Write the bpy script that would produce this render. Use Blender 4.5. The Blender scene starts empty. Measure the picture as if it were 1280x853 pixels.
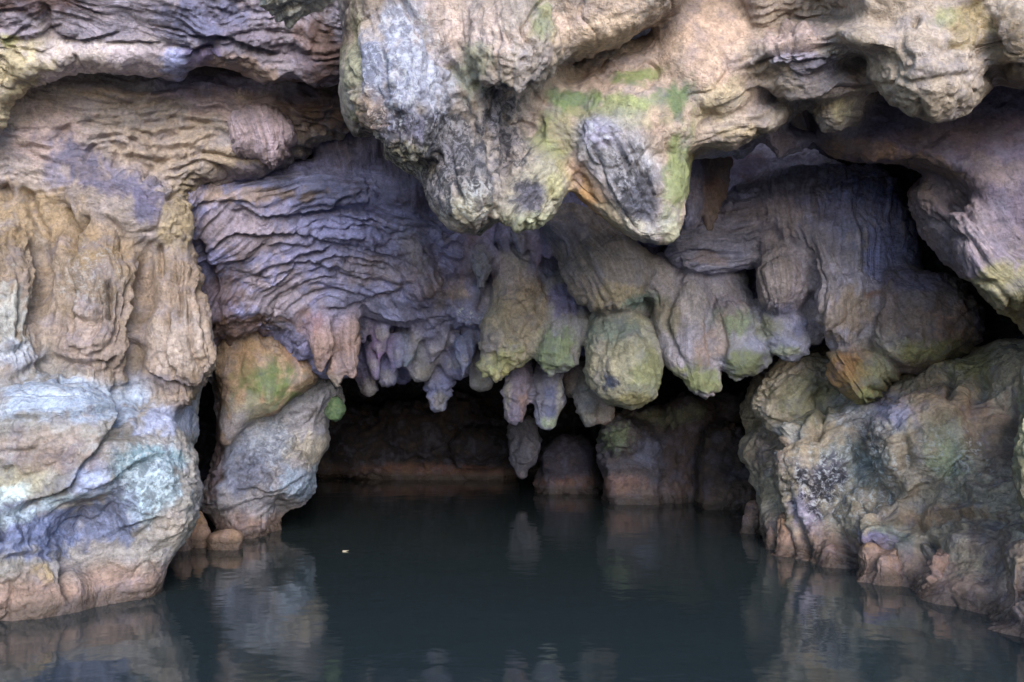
import bpy, math, time
import numpy as np
from mathutils import Matrix, Vector
T0 = time.time()
SC = bpy.context.scene
COL = SC.collection
F32 = np.float32

# ------------------------------------------------------------------ camera
FPX = 1108.0
CAM_Z = 1.5
PITCH = math.atan((490 - 426.5) / FPX)
cam_d = bpy.data.cameras.new('camera')
cam = bpy.data.objects.new('camera', cam_d)
COL.objects.link(cam)
cam.location = (0, 0, CAM_Z)
cam.rotation_euler = (math.pi / 2 + PITCH, 0, 0)
cam_d.sensor_width = 36
cam_d.lens = 36 * FPX / 1280
cam_d.clip_start = 0.1
cam_d.clip_end = 500
SC.camera = cam
CP, SP = math.cos(PITCH), math.sin(PITCH)

def pt(px, py, D):
    """survey point: direction (px,py) and forward distance D -> place in metres"""
    cx = (px - 640) / FPX
    cy = (426.5 - py) / FPX
    dy = CP - cy * SP
    dz = SP + cy * CP
    t = D / dy
    return np.stack([cx * t, D + 0 * t, CAM_Z + dz * t], -1)

# ------------------------------------------------------------------ noise
rng = np.random.default_rng(7)
PERM = np.tile(rng.permutation(256), 3).astype(np.int32)
G = rng.normal(size=(256, 3)); G /= np.linalg.norm(G, axis=1)[:, None]; G = G.astype(F32)

def perlin(p):
    p = np.asarray(p, F32)
    i = np.floor(p).astype(np.int32)
    f = p - i
    i &= 255
    u = f * f * f * (f * (f * 6 - 15) + 10)
    out = np.zeros(len(p), F32)
    for dx in (0, 1):
        wx = u[:, 0] if dx else 1 - u[:, 0]
        a = PERM[i[:, 0] + dx]
        for dy in (0, 1):
            wy = wx * (u[:, 1] if dy else 1 - u[:, 1])
            b = PERM[a + i[:, 1] + dy]
            for dz in (0, 1):
                g = G[PERM[b + i[:, 2] + dz]]
                d = g[:, 0] * (f[:, 0] - dx) + g[:, 1] * (f[:, 1] - dy) + g[:, 2] * (f[:, 2] - dz)
                out += wy * (u[:, 2] if dz else 1 - u[:, 2]) * d
    return out * 1.5

def fbm(p, n=3, seed=0.0):
    o = 0; a = 1.0; q = p + seed
    for _ in range(n):
        o = o + a * perlin(q); a *= .5; q = q * 2.03 + 11.7
    return o

def sstep(a, b, x):
    t = np.clip((x - a) / (b - a), 0, 1)
    return t * t * (3 - 2 * t)

def lin(c):
    c = np.array(c, float) / 255
    c = np.where(c <= .04045, c / 12.92, ((c + .055) / 1.055) ** 2.4)
    g = c.mean()
    return np.maximum(c * 1.0 - g * .0, .004) * np.array([.97, .97, 1.08])

# ------------------------------------------------------------------ outlines
def smooth_poly(p, n=2):
    p = np.array(p, float)
    for _ in range(n):
        q = np.roll(p, -1, 0)
        p = np.stack([p * .75 + q * .25, p * .25 + q * .75], 1).reshape(-1, 2)
    return p

def poly_sd(X, Y, p):
    x = X.ravel().astype(F32); y = Y.ravel().astype(F32)
    best = np.full(x.shape, 1e12, F32); ins = np.zeros(x.shape, bool)
    q = np.roll(p, -1, 0)
    for (ax, ay), (bx, by) in zip(p, q):
        ex, ey = bx - ax, by - ay
        l = ex * ex + ey * ey + 1e-9
        t = np.clip(((x - ax) * ex + (y - ay) * ey) / l, 0, 1)
        dx = x - ax - t * ex; dy = y - ay - t * ey
        np.minimum(best, dx * dx + dy * dy, out=best)
        c = (ay > y) != (by > y)
        if abs(ey) > 1e-9:
            ins ^= c & (x < ex * (y - ay) / ey + ax)
    d = np.sqrt(best)
    return np.where(ins, -d, d).reshape(X.shape)

def line_sd(x, y, p):
    """unsigned distance and signed side (positive = above a line drawn left to right)"""
    best = np.full(x.shape, 1e9, F32); sgn = np.zeros(x.shape, F32); tt = np.zeros(x.shape, F32)
    p = np.array(p, float); n = len(p) - 1
    for k in range(n):
        ax, ay = p[k]; bx, by = p[k + 1]
        ex, ey = bx - ax, by - ay
        l = ex * ex + ey * ey + 1e-9
        t = np.clip(((x - ax) * ex + (y - ay) * ey) / l, 0, 1)
        dx = x - ax - t * ex; dy = y - ay - t * ey
        d = np.sqrt(dx * dx + dy * dy)
        m = d < best
        s = -(ex * (y - ay) - ey * (x - ax))
        best[m] = d[m]; sgn[m] = np.sign(s)[m]; tt[m] = ((k + t) / n)[m]
    return best, sgn, tt

def catmull(p, n=4):
    p = np.array(p, float)
    if len(p) < 3: return p
    q = np.vstack([2 * p[0] - p[1], p, 2 * p[-1] - p[-2]])
    out = []
    for i in range(1, len(q) - 2):
        for k in range(n):
            t = k / n
            a, b, c, d = q[i - 1:i + 3]
            out.append(.5 * (2 * b + (c - a) * t + (2 * a - 5 * b + 4 * c - d) * t * t + (3 * b - a - 3 * c + d) * t ** 3))
    out.append(p[-1])
    return np.array(out)

# ------------------------------------------------------------------ solid elements
def P(pts, D, T=.4, R=40, gx=0, gy=0, op='+'):
    """outline of a rock mass: front distance D, half thickness T (m), rounding R (px), slopes per 100 px"""
    return dict(t='P', p=smooth_poly(pts), D=D, T=T, R=R, gx=gx / 100, gy=gy / 100, op=op)
def B(x, y, D, rx, ry, rd=None, rot=0, op='+'):
    rd = rd or min(rx, ry) * D / FPX
    return dict(t='B', c=(x, y, D + rd), r=(rx, ry, rd), rot=math.radians(rot), op=op)
def C(*pts, op='+'):
    """drooping tube: (px, py, D centre, r px) ..."""
    return dict(t='C', p=pts, op=op)

def el_box(e):
    if e['t'] == 'P':
        lo, hi = e['p'].min(0), e['p'].max(0)
        c = (lo + hi) / 2
        sp = abs(e['gx']) * (hi[0] - lo[0]) / 2 + abs(e['gy']) * (hi[1] - lo[1]) / 2
        return [lo[0], lo[1], e['D'] - sp], [hi[0], hi[1], e['D'] + 2 * e['T'] + sp]
    if e['t'] == 'B':
        c, r = e['c'], e['r']; m = max(r[0], r[1])
        return [c[0] - m, c[1] - m, c[2] - r[2]], [c[0] + m, c[1] + m, c[2] + r[2]]
    a = np.array(e['p'], float)
    rm = a[:, 3] * a[:, 2] / FPX
    return [(a[:, 0] - a[:, 3]).min(), (a[:, 1] - a[:, 3]).min(), (a[:, 2] - rm).min()], \
           [(a[:, 0] + a[:, 3]).max(), (a[:, 1] + a[:, 3]).max(), (a[:, 2] + rm).max()]

def el_field(e, X, Y, D):
    if e['t'] == 'P':
        flat = X.ndim == 1
        x2, y2 = (X, Y) if flat else (X[:, :, 0], Y[:, :, 0])
        s = -poly_sd(x2, y2, e['p'])
        lo, hi = e['p'].min(0), e['p'].max(0); c = (lo + hi) / 2
        pl = e['D'] + e['gx'] * (x2 - c[0]) + e['gy'] * (y2 - c[1])
        R = e['R']
        a = np.maximum((R - s) / R, 0)
        Rm = R * e['D'] / FPX
        if not flat: a, pl = a[:, :, None], pl[:, :, None]
        b = (D - (pl + e['T'])) / e['T']
        return (np.sqrt(a ** 2 + b * b) - 1) * min(Rm, e['T'])
    if e['t'] == 'B':
        c, r = e['c'], e['r']
        ca, sa = math.cos(e['rot']), math.sin(e['rot'])
        u = ((X - c[0]) * ca + (Y - c[1]) * sa) / r[0]
        v = (-(X - c[0]) * sa + (Y - c[1]) * ca) / r[1]
        w = (D - c[2]) / r[2]
        return (np.sqrt(u * u + v * v + w * w) - 1) * min(r[2], min(r[0], r[1]) * c[2] / FPX)
    best = None
    pts = e['p']
    m = np.mean([q[2] for q in pts]) / FPX
    for a, b in zip(pts[:-1], pts[1:]):
        ex, ey, ed = (b[0] - a[0]) * m, (b[1] - a[1]) * m, b[2] - a[2]
        l = ex * ex + ey * ey + ed * ed + 1e-9
        qx, qy, qd = (X - a[0]) * m, (Y - a[1]) * m, D - a[2]
        t = np.clip((qx * ex + qy * ey + qd * ed) / l, 0, 1)
        d = np.sqrt((qx - t * ex) ** 2 + (qy - t * ey) ** 2 + (qd - t * ed) ** 2) - (a[3] + t * (b[3] - a[3])) * m
        best = d if best is None else np.minimum(best, d)
    return best

def smin(a, b, k):
    h = np.maximum(k - np.abs(a - b), 0) / k
    return np.minimum(a, b) - h * h * k * .25

CORN = np.array([(i, j, k) for i in (0, 1) for j in (0, 1) for k in (0, 1)])
EDG = [(a, b) for a in range(8) for b in range(a + 1, 8) if np.abs(CORN[a] - CORN[b]).sum() == 1]

def surface_net(Fv):
    s = Fv < 0
    nx, ny, nz = Fv.shape
    cnt = np.zeros((nx - 1, ny - 1, nz - 1), np.int8)
    for i, j, k in CORN:
        cnt += s[i:nx - 1 + i, j:ny - 1 + j, k:nz - 1 + k]
    act = (cnt > 0) & (cnt < 8)
    idx = np.argwhere(act)
    vid = np.full(act.shape, -1, np.int32)
    vid[act] = np.arange(len(idx))
    vals = np.stack([Fv[idx[:, 0] + i, idx[:, 1] + j, idx[:, 2] + k] for i, j, k in CORN], 1)
    acc = np.zeros((len(idx), 3)); n = np.zeros(len(idx))
    for a, b in EDG:
        va, vb = vals[:, a], vals[:, b]
        m = (va < 0) != (vb < 0)
        t = np.where(m, va / np.where(m, va - vb, 1), 0)
        pos = CORN[a] + t[:, None] * (CORN[b] - CORN[a])
        acc += pos * m[:, None]; n += m
    v = idx + acc / n[:, None]
    faces = []
    for ax in range(3):
        sl0 = [slice(None)] * 3; sl1 = [slice(None)] * 3
        sl0[ax] = slice(0, -1); sl1[ax] = slice(1, None)
        a, b = s[tuple(sl0)], s[tuple(sl1)]
        e = np.argwhere(a != b)
        o1, o2 = [(1, 2), (2, 0), (0, 1)][ax]
        ok = (e[:, o1] > 0) & (e[:, o2] > 0) & (e[:, o1] < Fv.shape[o1] - 1) & (e[:, o2] < Fv.shape[o2] - 1)
        e = e[ok]
        ins = a[tuple(e.T)]
        q = []
        for d1, d2 in ((-1, -1), (0, -1), (0, 0), (-1, 0)):
            c = e.copy(); c[:, o1] += d1; c[:, o2] += d2
            q.append(vid[tuple(c.T)])
        q = np.stack(q, 1)
        # grid is (x right, y down, depth): left-handed, so the winding flips
        q[ins] = q[ins][:, ::-1]
        faces.append(q)
    return v, np.vstack(faces)

def vnormals(v, f):
    d1 = v[f[:, 2]] - v[f[:, 0]]; d2 = v[f[:, 3]] - v[f[:, 1]]
    fn = np.cross(d1, d2)
    n = np.zeros_like(v)
    for c in range(3):
        n[:, c] = sum(np.bincount(f[:, k], fn[:, c], len(v)) for k in range(4))
    return n / (np.linalg.norm(n, axis=1)[:, None] + 1e-12)

# ------------------------------------------------------------------ meshes
def link_mesh(name, v, f, n, colr, mixr, mat, parent=None, fuv=None, bed=.3):
    me = bpy.data.meshes.new(name)
    me.vertices.add(len(v)); me.vertices.foreach_set('co', v.astype(F32).ravel())
    me.loops.add(f.size); me.loops.foreach_set('vertex_index', f.astype(np.int32).ravel())
    me.polygons.add(len(f))
    me.polygons.foreach_set('loop_start', np.arange(0, f.size, f.shape[1], dtype=np.int32))
    me.update(calc_edges=True)
    me.polygons.foreach_set('use_smooth', np.ones(len(f), bool))
    a = me.attributes.new('tone', 'FLOAT_COLOR', 'POINT')
    a.data.foreach_set('color', np.c_[colr, np.full(len(v), bed)].astype(F32).ravel())
    a = me.attributes.new('mottle', 'FLOAT_COLOR', 'POINT')
    a.data.foreach_set('color', np.c_[mixr, np.ones(len(v))].astype(F32).ravel())
    if fuv is not None:
        a = me.attributes.new('flow', 'FLOAT_VECTOR', 'POINT')
        a.data.foreach_set('vector', fuv.astype(F32).ravel())
    if n is not None:
        me.normals_split_custom_set_from_vertices(n.astype(F32))
    me.materials.append(mat)
    o = bpy.data.objects.new(name, me)
    COL.objects.link(o)
    if parent is not None: o.parent = parent
    return o

def tag(o, label=None, cat=None, group=None, kind=None):
    if label: o['label'] = label
    if cat: o['category'] = cat
    if group: o['group'] = group
    if kind: o['kind'] = kind
    return o

NV = [0]
WATER_BAND = lin((150, 122, 104))

def paint(w, px, py, base, patches, var=.16, flow_n=None, band=.85):
    """mineral tones: base colour, blotches with ragged edges, the tan band the water leaves"""
    N = len(w)
    c = np.tile(lin(base), (N, 1))
    n1 = fbm(w * 2.3, 3, 3.1); n2 = fbm(w * 9, 2, 8.4); n3 = perlin(w * 1.1 + 40); n4 = perlin(w * [17, 17, 3.5] + 13) + .5 * perlin(w * 26 + 3)
    c = c * (1 + var * (n1 * .9 + n2 * .5))[:, None]
    # drift of the stone between warm ochre and cool violet grey
    c = c * (1 + np.outer(n3, [.05, 0.0, -.03]))
    if flow_n is not None:
        c = c * (1 + .20 * flow_n)[:, None] * (1 + np.outer(flow_n, [-.03, -.01, .07]))
    mix = np.zeros((N, 3))
    for p in patches:
        x, y, rx, ry = p[:4]
        rot = math.radians(p[4]); tone = p[5]; st = p[6] if len(p) > 6 else .85
        ca, sa = math.cos(rot), math.sin(rot)
        u = ((px - x) * ca + (py - y) * sa) / rx; v = (-(px - x) * sa + (py - y) * ca) / ry
        d = np.sqrt(u * u + v * v) + .40 * n1 + .36 * n2 + .36 * n4
        m = (1 - sstep(.48, 1.12, d)) * st
        if tone in ('dark', 'white', 'fuzz'):
            k = {'dark': 0, 'white': 1, 'fuzz': 2}[tone]
            mix[:, k] = np.maximum(mix[:, k], m)
        else:
            t = lin(tone) * (1 + .2 * n2 + .12 * n1)[:, None]
            c = c * (1 - m[:, None]) + t * m[:, None]
    z = w[:, 2] + .09 * n1 + .05 * n2
    m = (1 - sstep(.14, .36, z))[:, None] * band
    c = c * (1 - m) + WATER_BAND * (1 + .25 * n2 + .15 * n1)[:, None] * m
    mix[:, 0:2] *= 1 - m * .8
    return np.clip(c, .004, .9), mix

def spec_field(sp, X, Y, D):
    Fv = None
    for e in sp['elems']:
        g = el_field(e, X, Y, D)
        if Fv is None: Fv = g
        elif e['op'] == '+': Fv = smin(Fv, g, sp['ki'])
        else: Fv = -smin(-Fv, g, sp['ki'])
    return Fv

def spec_box(sp):
    los, his = zip(*[el_box(e) for e in sp['elems'] if e['op'] == '+'])
    return np.min(los, 0), np.max(his, 0)

def relief(sp, w, px, py, dd):
    """height of the stone's own texture (m) and its mineral tones, for the points of one mass"""
    sd = sp['seed'] + len(sp['name']) * .37
    amp, crack = sp['amp'], sp['crack']
    big = fbm(w * 2.1, 2, sd)
    disp = amp[0] * big
    q = w * 7.5 + sd
    calm = .35 + .65 * sstep(-.3, .4, perlin(w * 1.2 + sd + 50))       # smooth, water-worn stretches between rough ones
    disp = disp + 1.25 * amp[1] * calm * ((np.abs(perlin(q)) * 2 - .6) + .6 * (np.abs(perlin(q * 2.3 + 5)) * 2 - .6) + .4 * perlin(q * 5.1))
    for fr, wdt, dep, sh in ((1.7, .040, crack, 3.0), (3.6, .06, crack * .6, 17.0)):
        q2 = w * [fr, fr, fr * 1.35] + .3 * perlin(w * 5 + sh)[:, None] + sd + sh
        disp = disp - dep * np.exp(-(perlin(q2) / wdt) ** 2) * sstep(-.05, .3, perlin(w * 1.3 + sh * 2 + sd))
    streak = np.zeros(len(w), F32)
    fuv = None
    wob = fbm(w * 1.7, 2, sd + 9)
    wob2 = perlin(w * 6 + sd)
    for fl in sp['flow']:
        if fl[0] == 'dir':
            _, ang, ac, al, am = fl[:5]
            a = math.radians(ang)
            u = -px * math.sin(a) + py * math.cos(a); vv = px * math.cos(a) + py * math.sin(a)
        else:
            _, cx, cy, asp, ac, al, am = fl[:7]
            u = np.sqrt((px - cx) ** 2 + ((py - cy) * asp) ** 2); vv = np.arctan2((py - cy) * asp, px - cx) * 120
        wt = 1.0
        if len(fl) > (5 if fl[0] == 'dir' else 7):
            x, y, rx, ry = fl[-1]
            wt = 1 - sstep(.6, 1.1, np.sqrt(((px - x) / rx) ** 2 + ((py - y) / ry) ** 2) + .2 * big)
        u = u + wob * ac * 1.3 + wob2 * ac * .25
        if fuv is None: fuv = np.stack([u / ac, vv / al, 0 * u + sd], 1)
        nn = perlin(np.stack([u / ac, vv / al, dd * .8 + sd], 1))
        n2 = perlin(np.stack([u / ac * 2.2 + 7, vv / al * 1.5, dd + sd], 1))
        n3 = perlin(np.stack([u / ac * .45 + 3, vv / al * .8, dd + sd + 5], 1))
        r = (np.abs(nn) * 2.2 - .7) + .55 * (np.abs(n2) * 2.2 - .7) + .8 * n3
        disp = disp + am * r * wt * (.35 + .75 * calm)
        streak = streak + wt * (perlin(np.stack([u / ac * 1.1 + 31, vv / al * .8, dd + sd], 1)) + .7 * perlin(np.stack([u / ac * 2.7 + 51, vv / al, dd + sd], 1)))
    jx = px + 1.2 * wob2 + 4 * wob; jy = py + 1.2 * perlin(w * 6 + sd + 33) + 4 * fbm(w * 1.7, 2, sd + 60)
    for kind, pts, wd, am in sp['strokes']:
        pp = catmull(pts)
        lo2 = pp.min(0) - wd * 5; hi2 = pp.max(0) + wd * 5
        m = np.nonzero((px > lo2[0]) & (px < hi2[0]) & (py > lo2[1]) & (py < hi2[1]))[0]
        if not len(m): continue
        d, s, t = line_sd(jx[m].astype(F32), jy[m].astype(F32), pp)
        tap = sstep(0, .15, t) * sstep(0, .15, 1 - t) * .8 + .2
        if kind == 'g': disp[m] -= am * np.exp(-(d / wd) ** 2) * tap
        elif kind == 'r': disp[m] += am * np.exp(-(d / wd) ** 2) * tap
        else:
            up = np.exp(-d / (wd * 2.2)); dn = np.exp(-d / wd)
            disp[m] += am * np.where(s > 0, .6 * up, -.6 * dn) * sstep(0, 2.0, d) * tap
    if fuv is None: fuv = np.stack([py / 12 + wob, px / 80, 0 * px + sd], 1)
    return disp, streak, fuv

CUR = []
FUSED = [False]
def rock(name, elems, base, patches=(), strokes=(), flow=(), amp=(.05, .018), h=2.3, k=None, parent=None, mat=None, seed=0.0,
         zcut=None, var=.16, crack=.03, props=None, ki=.06, band=.85, cut=None):
    sp = dict(name=name, elems=elems, base=base, patches=patches, strokes=strokes, flow=flow, amp=amp, k=k, parent=parent, seed=seed,
              zcut=zcut, var=var, crack=crack, props=props, ki=ki, band=band, cut=cut)
    if FUSED[0]: CUR.append(sp)
    else: build([sp], h, .05)
    return sp

def begin(): CUR.clear(); FUSED[0] = True
def end(k, h=2.3):
    FUSED[0] = False
    build(list(CUR), h, k)

def build(specs, h, k):
    """grow the masses of one rock body into each other, then cut the skin into its separate pieces"""
    boxes = [spec_box(sp) for sp in specs]
    lo = np.min([x[0] for x in boxes], 0); hi = np.max([x[1] for x in boxes], 0)
    dm = (lo[2] + hi[2]) / 2
    hd = h * dm / FPX * 1.5
    kp = k * FPX / dm
    xs = np.arange(lo[0] - 3 * h - kp, hi[0] + 4 * h + kp, h).astype(F32); ys = np.arange(lo[1] - 3 * h - kp, hi[1] + 4 * h + kp, h).astype(F32)
    ds = np.arange(lo[2] - 3 * hd - k, hi[2] + 4 * hd + k, hd).astype(F32)
    Fv = np.full((len(xs), len(ys), len(ds)), 1.0, F32)
    def span(a, l, r): return slice(max(int(np.searchsorted(a, l)), 0), int(np.searchsorted(a, r)))
    for sp, (l, r) in zip(specs, boxes):
        kk = sp['k'] or k
        m = kk * 1.6 + .06; mp = m * FPX / max(l[2], 4)
        s = (span(xs, l[0] - mp, r[0] + mp), span(ys, l[1] - mp, r[1] + mp), span(ds, l[2] - m, r[2] + m))
        X, Y, D = np.meshgrid(xs[s[0]], ys[s[1]], ds[s[2]], indexing='ij', sparse=True)
        X = X + 0 * Y; Y = Y + 0 * X
        g = spec_field(sp, X, Y, D).astype(F32)
        Fv[s] = smin(Fv[s], g, kk)
    v, f = surface_net(Fv)
    del Fv
    px = xs[0] + v[:, 0] * h; py = ys[0] + v[:, 1] * h; dd = ds[0] + v[:, 2] * hd
    w = pt(px, py, dd)
    n = vnormals(w, f)
    vol = np.sum(w[f].mean(1) * np.cross(w[f[:, 2]] - w[f[:, 0]], w[f[:, 3]] - w[f[:, 1]]))

    if vol < 0: f = f[:, ::-1]; n = -n
    fs = []
    for sp, (l, r) in zip(specs, boxes):
        m = .3; mp = m * FPX / max(l[2], 4)
        q = np.nonzero((px > l[0] - mp) & (px < r[0] + mp) & (py > l[1] - mp) & (py < r[1] + mp) & (dd > l[2] - m) & (dd < r[2] + m))[0]
        fs.append((q, spec_field(sp, px[q].astype(F32), py[q].astype(F32), dd[q].astype(F32)) if len(q) else np.zeros(0)))
    fmin = np.full(len(w), 9.0); owner = np.zeros(len(w), int)
    for i, (q, fv) in enumerate(fs):
        b = fv < fmin[q]
        fmin[q[b]] = fv[b]; owner[q[b]] = i
    W = np.zeros(len(w)); disp = np.zeros(len(w)); streak = np.zeros(len(w)); wts = []; FUV = []
    for i, (q, fv) in enumerate(fs):
        wi = np.exp(-np.maximum(fv - fmin[q], 0) / .035)
        s = wi > .03
        q, wi = q[s], wi[s]
        wts.append((q, wi))
        if not len(q): FUV.append(None); continue
        d_, st, uv = relief(specs[i], w[q], px[q], py[q], dd[q])
        full = np.zeros((len(w), 3), F32); full[q] = uv; FUV.append(full)
        W[q] += wi; disp[q] += wi * d_; streak[q] += wi * st
    W = np.maximum(W, 1e-6)
    disp /= W; streak /= W
    w2 = w + n * disp[:, None]
    colr = np.zeros((len(w), 3)); mixr = np.zeros((len(w), 3))
    for i, (q, wi) in enumerate(wts):
        if not len(q): continue
        sp = specs[i]
        c, mx = paint(w2[q], px[q], py[q], sp['base'], sp['patches'], sp['var'], streak[q], sp['band'])
        colr[q] += c * (wi / W[q])[:, None]; mixr[q] += mx * (wi / W[q])[:, None]
    NV[0] += len(w2)
    nn = vnormals(w2, f)
    fo = owner[f[:, 0]]
    # a piece cut off from the rest of its mass goes to the mass around it
    if len(specs) > 1:
        for i in range(len(specs)):
            ids = np.nonzero(fo == i)[0]
            if not 0 < len(ids) < 40000: continue
            u, inv = np.unique(f[ids], return_inverse=True)
            inv = inv.reshape(-1, 4); lab = np.arange(len(u))
            while True:
                m = lab[inv].min(1); new = lab.copy()
                np.minimum.at(new, inv.ravel(), np.repeat(m, 4))
                new = new[new]
                if (new == lab).all(): break
                lab = new
            fl = lab[inv[:, 0]]
            c, cn = np.unique(fl, return_counts=True)
            if len(c) < 2: continue
            for cc in c[c != c[np.argmax(cn)]]:
                isl = ids[fl == cc]
                vs_ = np.zeros(len(w2), bool); vs_[f[isl].ravel()] = True
                near = np.nonzero(vs_[f].any(1) & (fo != i))[0]
                if len(near): fo[isl] = np.bincount(fo[near]).argmax()
    for i, sp in enumerate(specs):
        sel = fo == i
        if not sel.any(): print('EMPTY', sp['name'], sp.get('props')); continue
        ff = f[sel]
        par = sp['parent']['obj'] if sp['parent'] else None
        cuts = [(sp['name'], ff)]
        if sp['zcut'] is not None:
            zz = w2[:, 2] + .09 * fbm(w2 * 2.3, 3, 3.1)
            low = zz[ff].mean(1) < sp['zcut']
            cuts = [(sp['name'], ff[~low]), ('waterline_base', ff[low])]
        if sp['cut'] is not None:
            nm2, y0, sg = sp['cut']
            yy = (py + 9 * fbm(w2 * 3.1, 3, 6.2) - y0) * sg
            low = yy[ff].mean(1) > 0
            cuts = [(sp['name'], ff[~low]), (nm2, ff[low])]
        for t, (nm, g) in enumerate(cuts):
            if not len(g): continue
            u, inv = np.unique(g, return_inverse=True)
            o = link_mesh(nm, w2[u], inv.reshape(g.shape), nn[u], colr[u], mixr[u], MAT['limestone'], par if t == 0 else (par or sp['obj']), FUV[i][u], max([.25] + [min(1.0, fl[4 if fl[0] == 'dir' else 6] / .022) for fl in sp['flow'][:1]]))
            if t == 0:
                sp['obj'] = o
                if sp['props']: tag(o, *sp['props'])

# ------------------------------------------------------------------ materials
def node(nt, t, **kw):
    n = nt.nodes.new(t)
    for a, b in kw.items(): setattr(n, a, b)
    return n

def rock_material(name, bump=1.0, rough=.82, grain=1.0, wet=.22):
    m = bpy.data.materials.new(name); m.use_nodes = True
    nt = m.node_tree; L = nt.links.new
    bs = nt.nodes['Principled BSDF']
    geo = node(nt, 'ShaderNodeNewGeometry')
    tone = node(nt, 'ShaderNodeAttribute', attribute_name='tone')
    mot = node(nt, 'ShaderNodeAttribute', attribute_name='mottle')
    sep = node(nt, 'ShaderNodeSeparateColor'); L(mot.outputs['Color'], sep.inputs[0])
    def noise(sc, det, rgh=.6, dist=0.0):
        n = node(nt, 'ShaderNodeTexNoise'); n.inputs['Scale'].default_value = sc; n.inputs['Detail'].default_value = det
        n.inputs['Roughness'].default_value = rgh; n.inputs['Distortion'].default_value = dist
        L(geo.outputs['Position'], n.inputs['Vector']); return n
    def ramp(src, a, b, c0=0.0, c1=1.0):
        r = node(nt, 'ShaderNodeMapRange'); r.interpolation_type = 'SMOOTHSTEP'
        r.inputs[1].default_value = a; r.inputs[2].default_value = b; r.inputs[3].default_value = c0; r.inputs[4].default_value = c1
        L(src, r.inputs[0]); return r.outputs[0]
    def mul(a, b):
        x = node(nt, 'ShaderNodeMath', operation='MULTIPLY'); L(a, x.inputs[0])
        if isinstance(b, float): x.inputs[1].default_value = b
        else: L(b, x.inputs[1])
        return x.outputs[0]
    def mixc(fac, a, b, mode='MIX'):
        x = node(nt, 'ShaderNodeMix', data_type='RGBA', blend_type=mode)
        L(fac, x.inputs[0]) if not isinstance(fac, float) else setattr(x.inputs[0], 'default_value', fac)
        L(a, x.inputs[6])
        if isinstance(b, tuple): x.inputs[7].default_value = b
        else: L(b, x.inputs[7])
        return x.outputs[2]
    nf = noise(38, 5, .68, .4); nm = noise(11, 4, .6, .6); nh = noise(130, 2, .6)
    v = ramp(nf.outputs[0], .3, .7, 1 - .30 * grain, 1 + .26 * grain)
    v2 = ramp(nm.outputs[0], .32, .68, 1 - .20 * grain, 1 + .16 * grain)
    sc1 = node(nt, 'ShaderNodeVectorMath', operation='SCALE'); L(tone.outputs['Color'], sc1.inputs[0]); L(v, sc1.inputs['Scale'])
    sc2 = node(nt, 'ShaderNodeVectorMath', operation='SCALE'); L(sc1.outputs[0], sc2.inputs[0]); L(v2, sc2.inputs['Scale'])
    c = sc2.outputs[0]
    # fine bedding lines that follow the way the stone grew
    fa = node(nt, 'ShaderNodeAttribute', attribute_name='flow')
    mp = node(nt, 'ShaderNodeMapping'); mp.inputs['Scale'].default_value = (1.9, 1.1, 1); L(fa.outputs['Vector'], mp.inputs[0])
    bed = node(nt, 'ShaderNodeTexNoise'); bed.inputs['Scale'].default_value = 1.0; bed.inputs['Detail'].default_value = 6; bed.inputs['Roughness'].default_value = .62; bed.inputs['Distortion'].default_value = .35
    L(mp.outputs[0], bed.inputs['Vector'])
    sc3 = node(nt, 'ShaderNodeVectorMath', operation='SCALE'); L(c, sc3.inputs[0]); 
    bl = node(nt, 'ShaderNodeMix', data_type='FLOAT'); bl.inputs[2].default_value = .5
    L(mul(tone.outputs['Alpha'], ramp(noise(2.2, 2).outputs[0], .38, .58, .25, 1)), bl.inputs[0]); L(bed.outputs[0], bl.inputs[3])
    L(ramp(bl.outputs[0], .3, .68, .72, 1.24), sc3.inputs['Scale'])
    c = sc3.outputs[0]
    # faint mineral hue drift
    hue = noise(5.5, 4, .6)
    c = mixc(ramp(hue.outputs[0], .45, .72, 0, .18), c, (.28, .20, .15, 1))
    c = mixc(ramp(hue.outputs[0], .55, .3, 0, .28), c, (.22, .21, .30, 1))
    # dark lichen, pale lichen, moss in the blotches that carry them
    na = noise(23, 6, .72, .45)
    ld = mul(ramp(na.outputs[0], .44, .56), sep.outputs[0])
    c = mixc(ld, c, (.038, .036, .044, 1))
    lw = mul(ramp(na.outputs[0], .50, .38), sep.outputs[1])
    c = mixc(lw, c, (.50, .51, .53, 1))
    lm = mul(ramp(nf.outputs[0], .38, .60), sep.outputs[2])
    gm = node(nt, 'ShaderNodeMix', data_type='RGBA'); L(ramp(na.outputs[0], .36, .62), gm.inputs[0]); gm.inputs[6].default_value = (.045, .066, .028, 1); gm.inputs[7].default_value = (.15, .165, .085, 1)
    c = mixc(lm, c, gm.outputs[2])
    pit = ramp(nf.outputs[0], .36, .27, 0, .6)
    c = mixc(pit, c, (.05, .042, .04, 1))
    sx = node(nt, 'ShaderNodeSeparateXYZ'); L(geo.outputs['Position'], sx.inputs[0])
    zn = node(nt, 'ShaderNodeMath', operation='MULTIPLY_ADD'); L(nm.outputs[0], zn.inputs[0]); zn.inputs[1].default_value = -.12; L(sx.outputs[2], zn.inputs[2])
    # soaked stone just above the water is darker and shiny
    c = mixc(ramp(zn.outputs[0], .09, .0, 0, .7), c, (.045, .034, .028, 1))
    L(c, bs.inputs['Base Color'])
    # wet stone near the water
    wz = ramp(zn.outputs[0], -.02, .14, wet, rough)
    rn = node(nt, 'ShaderNodeMath', operation='ADD'); L(wz, rn.inputs[0]); L(ramp(nm.outputs[0], .3, .7, -.12, .08), rn.inputs[1])
    L(rn.outputs[0], bs.inputs['Roughness'])
    bs.inputs['Specular IOR Level'].default_value = .35
    hsum = None
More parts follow.
